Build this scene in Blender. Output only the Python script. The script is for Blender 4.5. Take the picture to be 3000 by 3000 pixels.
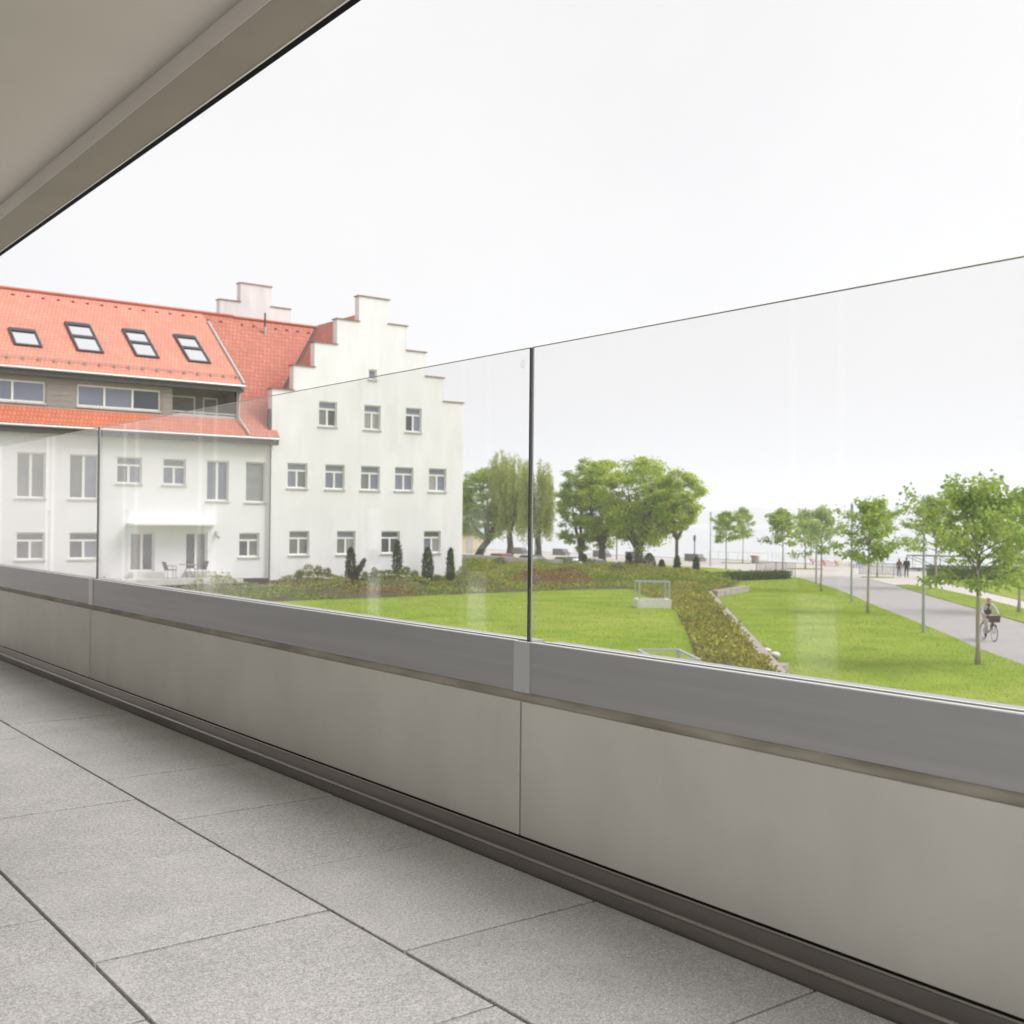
import bpy, bmesh, math, random
import numpy as np
from mathutils import Vector, Matrix

for o in list(bpy.data.objects):
    bpy.data.objects.remove(o)
scene = bpy.context.scene
COL = scene.collection
R = math.radians

# ------------------------------------------------------------------ camera
EYE = Vector((0, 0, 4.8))          # crouching on the terrace, ground of the park is z = 0
yaw, pit, rol = 0.656532, 0.00809, 0.009378
fw = Vector((math.sin(yaw) * math.cos(pit), math.cos(yaw) * math.cos(pit), math.sin(pit)))
rt = Vector((math.cos(yaw), -math.sin(yaw), 0))
up = rt.cross(fw)
r2 = rt * math.cos(rol) + up * math.sin(rol)
u2 = -rt * math.sin(rol) + up * math.cos(rol)
cam_d = bpy.data.cameras.new('camera')
cam = bpy.data.objects.new('camera', cam_d)
COL.objects.link(cam)
cam.matrix_world = Matrix(((r2.x, u2.x, -fw.x, EYE.x), (r2.y, u2.y, -fw.y, EYE.y), (r2.z, u2.z, -fw.z, EYE.z), (0, 0, 0, 1)))
cam_d.sensor_width = 36.0
cam_d.lens = 39.849
cam_d.clip_start = 0.05
cam_d.clip_end = 30000
cam_d.dof.use_dof = True
cam_d.dof.focus_distance = 3.2
cam_d.dof.aperture_fstop = 7.5
scene.camera = cam

# ------------------------------------------------------------------ world, sun, exposure
SUN_EL, SUN_AZ = R(48), R(125)     # azimuth clockwise from +Y
world = bpy.data.worlds.new('World')
scene.world = world
world.use_nodes = True
wn = world.node_tree
wn.nodes.clear()
sky = wn.nodes.new('ShaderNodeTexSky')
sky.sky_type = 'NISHITA'
sky.sun_disc = False
sky.sun_elevation = SUN_EL
sky.sun_rotation = SUN_AZ
sky.air_density = 1.0
sky.dust_density = 6.0
sky.ozone_density = 1.0
hsv = wn.nodes.new('ShaderNodeHueSaturation')
hsv.inputs['Saturation'].default_value = 0.12
wn.links.new(sky.outputs[0], hsv.inputs['Color'])
tc = wn.nodes.new('ShaderNodeTexCoord')
nz = wn.nodes.new('ShaderNodeTexNoise')
nz.inputs['Scale'].default_value = 2.2
nz.inputs['Detail'].default_value = 4
wn.links.new(tc.outputs['Generated'], nz.inputs['Vector'])
ramp = wn.nodes.new('ShaderNodeValToRGB')
ramp.color_ramp.elements[0].position = 0.35
ramp.color_ramp.elements[0].color = (6.45, 6.4, 6.48, 1)
ramp.color_ramp.elements[1].position = 0.65
ramp.color_ramp.elements[1].color = (7.0, 6.95, 7.0, 1)
wn.links.new(nz.outputs['Fac'], ramp.inputs['Fac'])
mixw = wn.nodes.new('ShaderNodeMix')
mixw.data_type = 'RGBA'
mixw.inputs['Factor'].default_value = 0.8      # cloud cover: an even overcast over the clear sky
wn.links.new(hsv.outputs['Color'], mixw.inputs['A'])
wn.links.new(ramp.outputs['Color'], mixw.inputs['B'])
bg = wn.nodes.new('ShaderNodeBackground')
bg.inputs['Strength'].default_value = 0.063
wn.links.new(mixw.outputs['Result'], bg.inputs['Color'])
wo = wn.nodes.new('ShaderNodeOutputWorld')
wn.links.new(bg.outputs[0], wo.inputs['Surface'])

sun_d = bpy.data.lights.new('sun', 'SUN')
sun_d.energy = 1.5
sun_d.angle = R(36)
sun_d.color = (1.0, 0.965, 0.955)
sun = bpy.data.objects.new('sun', sun_d)
COL.objects.link(sun)
sdir = Vector((math.sin(SUN_AZ) * math.cos(SUN_EL), math.cos(SUN_AZ) * math.cos(SUN_EL), math.sin(SUN_EL)))
sun.rotation_euler = sdir.to_track_quat('Z', 'Y').to_euler()
sun.location = (0, 0, 60)

scene.view_settings.view_transform = 'Standard'
scene.view_settings.look = 'None'
scene.view_settings.exposure = 1.27
scene.view_settings.gamma = 1.0
scene.view_settings.use_curve_mapping = False
scene.render.engine = 'CYCLES'
scene.cycles.max_bounces = 8
scene.cycles.diffuse_bounces = 5
scene.cycles.glossy_bounces = 3
scene.cycles.transparent_max_bounces = 16
scene.cycles.volume_bounces = 2
scene.cycles.use_denoising = True
scene.cycles.caustics_reflective = False
scene.cycles.caustics_refractive = False

# ------------------------------------------------------------------ materials
MATS = {}


def mat(name, col, rough=0.8, var=0.0, scale=4.0, col2=None, bump=0.0, bscale=40.0, metal=0.0, spec=0.5, detail=5.0,
        island=0.0, trans=0.0, stretch=None, coat=0.0, lo=0.35, hi=0.65):
    m = bpy.data.materials.new(name)
    m.use_nodes = True
    nt = m.node_tree
    b = nt.nodes['Principled BSDF']
    b.inputs['Roughness'].default_value = rough
    b.inputs['Metallic'].default_value = metal
    b.inputs['Specular IOR Level'].default_value = spec
    if coat:
        b.inputs['Coat Weight'].default_value = coat
    c4 = (*col, 1)
    b.inputs['Base Color'].default_value = c4
    src = None
    co = nt.nodes.new('ShaderNodeTexCoord')
    vec = co.outputs['Object']
    if stretch:
        mp = nt.nodes.new('ShaderNodeMapping')
        mp.inputs['Scale'].default_value = stretch
        nt.links.new(vec, mp.inputs['Vector'])
        vec = mp.outputs['Vector']
    if col2 is not None or var:
        n = nt.nodes.new('ShaderNodeTexNoise')
        n.inputs['Scale'].default_value = scale
        n.inputs['Detail'].default_value = detail
        nt.links.new(vec, n.inputs['Vector'])
        r = nt.nodes.new('ShaderNodeValToRGB')
        if col2 is None:
            a = tuple(max(0, c * (1 - var)) for c in col)
            d = tuple(min(1, c * (1 + var)) for c in col)
        else:
            a, d = col, col2
        r.color_ramp.elements[0].position = lo
        r.color_ramp.elements[1].position = hi
        r.color_ramp.elements[0].color = (*a, 1)
        r.color_ramp.elements[1].color = (*d, 1)
        nt.links.new(n.outputs['Fac'], r.inputs['Fac'])
        src = r.outputs['Color']
    if island:
        g = nt.nodes.new('ShaderNodeNewGeometry')
        mr = nt.nodes.new('ShaderNodeMapRange')
        mr.inputs['To Min'].default_value = 1 - island
        mr.inputs['To Max'].default_value = 1 + island
        nt.links.new(g.outputs['Random Per Island'], mr.inputs['Value'])
        hs = nt.nodes.new('ShaderNodeHueSaturation')
        nt.links.new(mr.outputs[0], hs.inputs['Value'])
        if src:
            nt.links.new(src, hs.inputs['Color'])
        else:
            hs.inputs['Color'].default_value = c4
        src = hs.outputs['Color']
    if src:
        nt.links.new(src, b.inputs['Base Color'])
    if bump:
        n2 = nt.nodes.new('ShaderNodeTexNoise')
        n2.inputs['Scale'].default_value = bscale
        n2.inputs['Detail'].default_value = 4
        nt.links.new(vec, n2.inputs['Vector'])
        bp = nt.nodes.new('ShaderNodeBump')
        bp.inputs['Strength'].default_value = bump
        bp.inputs['Distance'].default_value = 0.02
        nt.links.new(n2.outputs['Fac'], bp.inputs['Height'])
        nt.links.new(bp.outputs[0], b.inputs['Normal'])
    if trans:
        t = nt.nodes.new('ShaderNodeBsdfTranslucent')
        if src:
            nt.links.new(src, t.inputs['Color'])
        else:
            t.inputs['Color'].default_value = c4
        mx = nt.nodes.new('ShaderNodeMixShader')
        mx.inputs[0].default_value = trans
        out = nt.nodes['Material Output']
        nt.links.new(b.outputs[0], mx.inputs[1])
        nt.links.new(t.outputs[0], mx.inputs[2])
        nt.links.new(mx.outputs[0], out.inputs['Surface'])
    MATS[name] = m
    return m


def glass_mat(name, tint, f0=0.04):
    m = bpy.data.materials.new(name)
    m.use_nodes = True
    nt = m.node_tree
    nt.nodes.clear()
    lw = nt.nodes.new('ShaderNodeLayerWeight')
    lw.inputs['Blend'].default_value = 0.5
    pw = nt.nodes.new('ShaderNodeMath'); pw.operation = 'POWER'; pw.inputs[1].default_value = 5
    nt.links.new(lw.outputs['Facing'], pw.inputs[0])
    ma = nt.nodes.new('ShaderNodeMath'); ma.operation = 'MULTIPLY_ADD'
    ma.inputs[1].default_value = 1 - f0; ma.inputs[2].default_value = f0
    nt.links.new(pw.outputs[0], ma.inputs[0])
    tr = nt.nodes.new('ShaderNodeBsdfTransparent'); tr.inputs['Color'].default_value = (*tint, 1)
    gl = nt.nodes.new('ShaderNodeBsdfGlossy'); gl.inputs['Roughness'].default_value = 0.0
    gl.inputs['Color'].default_value = (1, 1, 1, 1)
    mx = nt.nodes.new('ShaderNodeMixShader')
    nt.links.new(ma.outputs[0], mx.inputs[0]); nt.links.new(tr.outputs[0], mx.inputs[1]); nt.links.new(gl.outputs[0], mx.inputs[2])
    out = nt.nodes.new('ShaderNodeOutputMaterial')
    nt.links.new(mx.outputs[0], out.inputs['Surface'])
    MATS[name] = m
    return m


def tile_mat(name, c1, c2, row=0.32, width=0.2):
    """clay plain-tile roof: rows and columns too small to build one by one; fine relief and colour only"""
    m = bpy.data.materials.new(name)
    m.use_nodes = True
    nt = m.node_tree
    b = nt.nodes['Principled BSDF']
    b.inputs['Roughness'].default_value = 0.75
    uv = nt.nodes.new('ShaderNodeUVMap')
    br = nt.nodes.new('ShaderNodeTexBrick')
    br.inputs['Scale'].default_value = 1.0
    br.inputs['Brick Width'].default_value = width
    br.inputs['Row Height'].default_value = row
    br.inputs['Mortar Size'].default_value = 0.02
    br.inputs['Mortar Smooth'].default_value = 0.6
    br.inputs['Bias'].default_value = -0.2
    br.inputs['Color1'].default_value = (*c1, 1)
    br.inputs['Color2'].default_value = (*c2, 1)
    br.inputs['Mortar'].default_value = (c1[0] * 0.55, c1[1] * 0.5, c1[2] * 0.5, 1)
    nt.links.new(uv.outputs[0], br.inputs['Vector'])
    n = nt.nodes.new('ShaderNodeTexNoise')
    n.inputs['Scale'].default_value = 0.9
    n.inputs['Detail'].default_value = 6
    nt.links.new(uv.outputs[0], n.inputs['Vector'])
    mr = nt.nodes.new('ShaderNodeMapRange')
    mr.inputs['To Min'].default_value = 0.82
    mr.inputs['To Max'].default_value = 1.16
    nt.links.new(n.outputs['Fac'], mr.inputs['Value'])
    hs = nt.nodes.new('ShaderNodeHueSaturation')
    nt.links.new(br.outputs['Color'], hs.inputs['Color'])
    nt.links.new(mr.outputs[0], hs.inputs['Value'])
    nt.links.new(hs.outputs['Color'], b.inputs['Base Color'])
    bp = nt.nodes.new('ShaderNodeBump')
    bp.inputs['Strength'].default_value = 0.6
    bp.inputs['Distance'].default_value = 0.02
    inv = nt.nodes.new('ShaderNodeMath'); inv.operation = 'SUBTRACT'; inv.inputs[0].default_value = 1
    nt.links.new(br.outputs['Fac'], inv.inputs[1])
    nt.links.new(inv.outputs[0], bp.inputs['Height'])
    nt.links.new(bp.outputs[0], b.inputs['Normal'])
    MATS[name] = m
    return m


def granite_mat(name):
    m = bpy.data.materials.new(name)
    m.use_nodes = True
    nt = m.node_tree
    b = nt.nodes['Principled BSDF']
    b.inputs['Roughness'].default_value = 0.75
    b.inputs['Specular IOR Level'].default_value = 0.35
    co = nt.nodes.new('ShaderNodeTexCoord')
    oi = nt.nodes.new('ShaderNodeObjectInfo')
    ad = nt.nodes.new('ShaderNodeVectorMath'); ad.operation = 'ADD'
    sc = nt.nodes.new('ShaderNodeVectorMath'); sc.operation = 'SCALE'; sc.inputs['Scale'].default_value = 37.0
    nt.links.new(oi.outputs['Location'], sc.inputs[0])
    nt.links.new(co.outputs['Object'], ad.inputs[0]); nt.links.new(sc.outputs[0], ad.inputs[1])

    def noise(s, d, lo, hi, a, c):
        n = nt.nodes.new('ShaderNodeTexNoise'); n.inputs['Scale'].default_value = s; n.inputs['Detail'].default_value = d
        n.inputs['Roughness'].default_value = 0.7
        nt.links.new(ad.outputs[0], n.inputs['Vector'])
        r = nt.nodes.new('ShaderNodeValToRGB')
        r.color_ramp.elements[0].position = lo; r.color_ramp.elements[1].position = hi
        r.color_ramp.elements[0].color = (*a, 1); r.color_ramp.elements[1].color = (*c, 1)
        nt.links.new(n.outputs['Fac'], r.inputs['Fac'])
        return n, r
    n1, fine = noise(240, 3, 0.36, 0.62, (0.29, 0.29, 0.29), (0.60, 0.59, 0.58))
    n2, mid = noise(95, 4, 0.38, 0.62, (0.82, 0.82, 0.82), (1.06, 1.05, 1.03))
    n3, big = noise(5.0, 4, 0.35, 0.68, (0.9, 0.9, 0.9), (1.03, 1.02, 1.01))
    x1 = nt.nodes.new('ShaderNodeMix'); x1.data_type = 'RGBA'; x1.blend_type = 'MULTIPLY'; x1.inputs['Factor'].default_value = 1
    nt.links.new(fine.outputs[0], x1.inputs['A']); nt.links.new(mid.outputs[0], x1.inputs['B'])
    x2 = nt.nodes.new('ShaderNodeMix'); x2.data_type = 'RGBA'; x2.blend_type = 'MULTIPLY'; x2.inputs['Factor'].default_value = 1
    nt.links.new(x1.outputs['Result'], x2.inputs['A']); nt.links.new(big.outputs[0], x2.inputs['B'])
    hs = nt.nodes.new('ShaderNodeHueSaturation')
    mr = nt.nodes.new('ShaderNodeMapRange'); mr.inputs['To Min'].default_value = 0.96; mr.inputs['To Max'].default_value = 1.04
    nt.links.new(oi.outputs['Random'], mr.inputs['Value']); nt.links.new(mr.outputs[0], hs.inputs['Value'])
    nt.links.new(x2.outputs['Result'], hs.inputs['Color'])
    nt.links.new(hs.outputs[0], b.inputs['Base Color'])
    bp = nt.nodes.new('ShaderNodeBump'); bp.inputs['Strength'].default_value = 0.25; bp.inputs['Distance'].default_value = 0.002
    nt.links.new(n1.outputs['Fac'], bp.inputs['Height']); nt.links.new(bp.outputs[0], b.inputs['Normal'])
    MATS[name] = m


granite_mat('granite')
mat('joint_dark', (0.025, 0.024, 0.024), 0.9)
mat('fibre_panel', (0.665, 0.645, 0.59), 0.7, var=0.05, scale=3.0, bump=0.06, bscale=400)
mat('panel_gap', (0.06, 0.055, 0.05), 0.9)
mat('weathered_band', (0.27, 0.245, 0.20), 0.85, col2=(0.44, 0.41, 0.35), scale=9.0, stretch=(1, 0.5, 3))
mat('anodised', (0.42, 0.423, 0.425), 0.45, var=0.05, scale=3, metal=0.3, stretch=(1, 0.25, 14))
mat('anodised_light', (0.58, 0.60, 0.61), 0.4, metal=0.3)
mat('anodised_highlight', (0.90, 0.90, 0.91), 0.35, metal=0.2)  # near-white colour paints the sky highlight along the rail top
mat('gasket', (0.02, 0.02, 0.02), 0.7)
mat('channel_metal', (0.19, 0.17, 0.158), 0.45, var=0.15, scale=4, metal=0.5, stretch=(1, 0.4, 4))
mat('channel_lip', (0.34, 0.32, 0.29), 0.4, metal=0.6)
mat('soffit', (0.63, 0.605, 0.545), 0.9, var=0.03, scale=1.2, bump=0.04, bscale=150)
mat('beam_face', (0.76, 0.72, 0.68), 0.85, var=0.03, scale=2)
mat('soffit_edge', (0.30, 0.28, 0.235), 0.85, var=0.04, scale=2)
mat('drip_metal', (0.004, 0.004, 0.005), 0.8, spec=0.1)
glass_mat('pane_glass', (0.989, 0.987, 0.987))
mat('glass_edge', (0.004, 0.018, 0.016), 0.25)
mat('glass_edge_pale', (0.62, 0.58, 0.60), 0.3, trans=0.6)
mat('glass_edge_top', (0.12, 0.135, 0.14), 0.3)
mat('etched', (0.75, 0.76, 0.76), 0.9)
mat('facade_white', (0.88, 0.87, 0.86), 0.7)
mat('facade_dark', (0.52, 0.51, 0.50), 0.6)
mat('curtain', (0.55, 0.54, 0.52), 0.9, var=0.12, scale=18, stretch=(1, 1, 0.02))
mat('render_white', (0.83, 0.825, 0.85), 0.9, var=0.04, scale=0.7, bump=0.12, bscale=9, stretch=(1, 1, 0.45))
mat('render_wing', (0.79, 0.785, 0.81), 0.9, var=0.025, scale=0.5, bump=0.05, bscale=14)
mat('render_old', (0.78, 0.75, 0.75), 0.9, var=0.10, scale=1.1, stretch=(1, 1, 0.25))
mat('coping', (0.33, 0.16, 0.12), 0.8, var=0.1, scale=3)
tile_mat('tiles_new', (0.61, 0.245, 0.17), (0.67, 0.295, 0.21))
tile_mat('tiles_old', (0.48, 0.16, 0.105), (0.56, 0.205, 0.14), row=0.36, width=0.24)
tile_mat('tiles_low', (0.53, 0.15, 0.075), (0.60, 0.19, 0.10))
mat('ridge_tile', (0.45, 0.12, 0.07), 0.8, var=0.1, scale=6)
mat('vent_dark', (0.12, 0.045, 0.03), 0.9)
mat('timber_grey', (0.27, 0.24, 0.225), 0.8, col2=(0.34, 0.30, 0.28), scale=3, stretch=(0.4, 1, 6))
mat('zinc', (0.55, 0.56, 0.56), 0.45, metal=0.5, var=0.05)
mat('guard_metal', (0.42, 0.33, 0.30), 0.6)
mat('zinc_dark', (0.06, 0.06, 0.06), 0.6)
mat('frame_white', (0.80, 0.79, 0.76), 0.5)
mat('skylight_frame', (0.04, 0.045, 0.05), 0.5)
mat('skylight_glass', (0.93, 0.95, 0.96), 0.06, metal=1.0)
mat('pane_blue', (0.17, 0.19, 0.255), 0.05, spec=0.9, var=0.08, scale=0.8)
mat('pane_grey', (0.15, 0.155, 0.15), 0.05, spec=0.8, var=0.15, scale=0.8)
mat('pane_dark', (0.045, 0.05, 0.06), 0.05, spec=0.8)
mat('pane_curtain', (0.30, 0.31, 0.31), 0.1, spec=0.7, var=0.15, scale=9, stretch=(1, 1, 0.05))
mat('blind_grey', (0.27, 0.28, 0.285), 0.25, var=0.1, scale=2)
mat('concrete', (0.56, 0.545, 0.52), 0.85, var=0.10, scale=1.3, bump=0.1, bscale=30)
mat('kerb_stone', (0.36, 0.315, 0.275), 0.85, var=0.14, scale=2.5, bump=0.2, bscale=25)
mat('asphalt', (0.34, 0.32, 0.315), 0.9, var=0.05, scale=1.2, bump=0.15, bscale=200)
mat('plaza', (0.50, 0.465, 0.435), 0.9, var=0.07, scale=0.35, bump=0.1, bscale=60)
mat('gravel_path', (0.52, 0.485, 0.46), 0.9, var=0.05, scale=1.1, bump=0.15, bscale=120)
mat('lawn', (0.185, 0.27, 0.025), 0.95, col2=(0.275, 0.35, 0.05), scale=0.45, detail=9, bump=0.5, bscale=25, lo=0.3, hi=0.7, spec=0.1)
mat('lawn_blade', (0.22, 0.315, 0.03), 0.8, col2=(0.3, 0.385, 0.06), scale=0.5, island=0.12, trans=0.45, spec=0.2)
mat('dandelion', (0.75, 0.46, 0.01), 0.8)
mat('soil', (0.10, 0.085, 0.05), 0.95, col2=(0.13, 0.12, 0.05), scale=1.5)
mat('cover_green', (0.2, 0.28, 0.045), 0.7, col2=(0.36, 0.4, 0.08), scale=0.35, island=0.35, trans=0.25, spec=0.25)
mat('cover_olive', (0.29, 0.29, 0.055), 0.7, col2=(0.41, 0.38, 0.09), scale=0.4, island=0.35, trans=0.25, spec=0.25)
mat('cover_red', (0.27, 0.16, 0.075), 0.7, col2=(0.3, 0.23, 0.08), scale=0.6, island=0.35, trans=0.2, spec=0.25)
mat('bark_pale', (0.46, 0.41, 0.36), 0.9, col2=(0.31, 0.27, 0.23), scale=7, stretch=(1, 1, 0.3), bump=0.3, bscale=30)
mat('bark_dark', (0.085, 0.075, 0.06), 0.9, col2=(0.14, 0.12, 0.095), scale=2.5, stretch=(1, 1, 0.3), bump=0.4, bscale=12)
mat('leaf_maple', (0.28, 0.43, 0.07), 0.55, col2=(0.48, 0.57, 0.13), scale=1.3, island=0.30, trans=0.5, spec=0.35)
mat('leaf_lime', (0.36, 0.5, 0.065), 0.6, col2=(0.58, 0.65, 0.115), scale=0.45, island=0.4, trans=0.5, spec=0.3)
mat('leaf_deep', (0.28, 0.43, 0.07), 0.6, col2=(0.46, 0.56, 0.1), scale=0.5, island=0.4, trans=0.5, spec=0.3)
mat('leaf_willow', (0.4, 0.47, 0.13), 0.6, col2=(0.52, 0.56, 0.19), scale=0.5, island=0.25, trans=0.5, spec=0.3)
mat('thuja', (0.06, 0.1, 0.04), 0.7, col2=(0.1, 0.14, 0.05), scale=3, island=0.3, trans=0.15)
mat('thuja_brown', (0.09, 0.085, 0.04), 0.7, col2=(0.07, 0.09, 0.035), scale=3, island=0.3, trans=0.15)
mat('hedge', (0.09, 0.14, 0.04), 0.7, col2=(0.15, 0.2, 0.06), scale=1.5, island=0.35, trans=0.2)
mat('shrub', (0.2, 0.25, 0.08), 0.7, col2=(0.3, 0.33, 0.12), scale=3, island=0.3, trans=0.25)
mat('steel', (0.52, 0.55, 0.58), 0.4, metal=0.6)
mat('lamp_steel', (0.36, 0.41, 0.44), 0.45, metal=0.5)
mat('fence_grey', (0.25, 0.265, 0.29), 0.5, metal=0.3)
mat('rail_pale', (0.62, 0.63, 0.64), 0.5, metal=0.3)
mat('truss_steel', (0.20, 0.21, 0.225), 0.5, metal=0.4)
mat('stone_bench', (0.27, 0.265, 0.27), 0.9, var=0.12, scale=5)
mat('white_stone', (0.72, 0.71, 0.69), 0.7, var=0.05, scale=8)
mat('black_paint', (0.02, 0.022, 0.024), 0.4)
mat('tyre', (0.025, 0.025, 0.025), 0.85)
mat('wicker', (0.12, 0.075, 0.055), 0.8, var=0.3, scale=60)
mat('skin', (0.60, 0.36, 0.28), 0.6)
mat('hair_white', (0.70, 0.68, 0.66), 0.8)
mat('hair_brown', (0.20, 0.10, 0.05), 0.8)
mat('hair_dark', (0.03, 0.025, 0.02), 0.8)
mat('vest_dark', (0.075, 0.06, 0.065), 0.85)
mat('sleeve_pale', (0.55, 0.52, 0.53), 0.85)
mat('trousers_beige', (0.50, 0.44, 0.36), 0.85)
mat('shoe_dark', (0.03, 0.028, 0.03), 0.7)
mat('coat_black', (0.022, 0.024, 0.028), 0.85)
mat('jacket_rust', (0.20, 0.085, 0.05), 0.85)
mat('jeans', (0.05, 0.085, 0.16), 0.9)
mat('red_plastic', (0.65, 0.13, 0.10), 0.5)
mat('yellow_plastic', (0.72, 0.48, 0.06), 0.5)
mat('blue_plastic', (0.28, 0.38, 0.56), 0.5)
mat('bin_grey', (0.33, 0.34, 0.35), 0.6)
mat('car_red', (0.30, 0.03, 0.03), 0.45, coat=0.1)
mat('car_blue', (0.03, 0.04, 0.055), 0.45, coat=0.1)
mat('car_grey', (0.20, 0.21, 0.22), 0.45, coat=0.1, metal=0.4)
mat('car_glass', (0.03, 0.035, 0.04), 0.05, spec=0.9)
mat('lamp_red', (0.4, 0.02, 0.02), 0.3)
mat('lamp_clear', (0.7, 0.7, 0.68), 0.1)
mat('cream', (0.72, 0.62, 0.42), 0.85)
mat('roof_brown', (0.18, 0.10, 0.07), 0.8, var=0.1)
mat('hill', (0.06, 0.085, 0.05), 0.95, var=0.3, scale=0.01)
mw = mat('water', (0.46, 0.48, 0.49), 0.2, spec=0.6, bump=0.12, bscale=0.9)


def overlay(name, col, scale, lo, hi, amount, stretch=(1, 1, 1), detail=6, mode='MIX'):
    """wear, stains and dry patches with a shape of their own, laid over a material in world space"""
    nt = MATS[name].node_tree
    b = nt.nodes['Principled BSDF']
    lk = [l for l in nt.links if l.to_socket == b.inputs['Base Color']]
    src = lk[0].from_socket if lk else None
    g = nt.nodes.new('ShaderNodeNewGeometry')
    mp = nt.nodes.new('ShaderNodeMapping'); mp.inputs['Scale'].default_value = stretch
    nt.links.new(g.outputs['Position'], mp.inputs['Vector'])
    n = nt.nodes.new('ShaderNodeTexNoise'); n.inputs['Scale'].default_value = scale; n.inputs['Detail'].default_value = detail
    n.inputs['Roughness'].default_value = 0.62
    nt.links.new(mp.outputs[0], n.inputs['Vector'])
    mr = nt.nodes.new('ShaderNodeMapRange'); mr.inputs['From Min'].default_value = lo; mr.inputs['From Max'].default_value = hi
    mr.inputs['To Max'].default_value = amount
    nt.links.new(n.outputs['Fac'], mr.inputs['Value'])
    mx = nt.nodes.new('ShaderNodeMix'); mx.data_type = 'RGBA'; mx.blend_type = mode
    nt.links.new(mr.outputs[0], mx.inputs['Factor'])
    mx.inputs['B'].default_value = (*col, 1)
    if src:
        nt.links.new(src, mx.inputs['A'])
        for l in list(nt.links):
            if l.from_socket == src and l.to_node != mx and l.to_node.type in ('BSDF_PRINCIPLED', 'BSDF_TRANSLUCENT'):
                nt.links.new(mx.outputs['Result'], l.to_socket)
    else:
        mx.inputs['A'].default_value = b.inputs['Base Color'].default_value
        nt.links.new(mx.outputs['Result'], b.inputs['Base Color'])


for nm in ('lawn', 'lawn_blade'):
    overlay(nm, (0.36, 0.35, 0.09), 0.16, 0.50, 0.72, 0.45)
    overlay(nm, (0.11, 0.20, 0.02), 0.55, 0.52, 0.70, 0.45)
overlay('render_white', (0.62, 0.60, 0.58), 0.8, 0.52, 0.75, 0.35, (1, 1, 0.35))
overlay('render_white', (0.66, 0.64, 0.62), 2.2, 0.55, 0.75, 0.3, (1, 1, 0.12))
overlay('render_wing', (0.66, 0.65, 0.64), 1.6, 0.55, 0.8, 0.25, (1, 1, 0.12))
overlay('granite', (0.30, 0.29, 0.27), 1.3, 0.50, 0.72, 0.30)
overlay('granite', (0.62, 0.61, 0.60), 3.1, 0.56, 0.74, 0.25)
overlay('fibre_panel', (0.46, 0.435, 0.385), 2.0, 0.48, 0.75, 0.22, (1, 2.0, 0.6))
overlay('fibre_panel', (0.66, 0.64, 0.59), 9.0, 0.55, 0.8, 0.25)
overlay('anodised', (0.33, 0.325, 0.32), 2.2, 0.50, 0.75, 0.3, (1, 0.5, 5))
overlay('asphalt', (0.27, 0.255, 0.25), 0.35, 0.52, 0.7, 0.5)
overlay('plaza', (0.40, 0.37, 0.345), 0.25, 0.5, 0.72, 0.5)
overlay('tiles_new', (0.45, 0.21, 0.15), 0.5, 0.52, 0.75, 0.5)
overlay('tiles_old', (0.33, 0.12, 0.08), 0.5, 0.5, 0.72, 0.5)
overlay('concrete', (0.36, 0.35, 0.33), 1.2, 0.5, 0.72, 0.5, (1, 1, 0.4))
overlay('kerb_stone', (0.27, 0.25, 0.22), 2.0, 0.5, 0.7, 0.5)

# ------------------------------------------------------------------ mesh helpers


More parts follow.
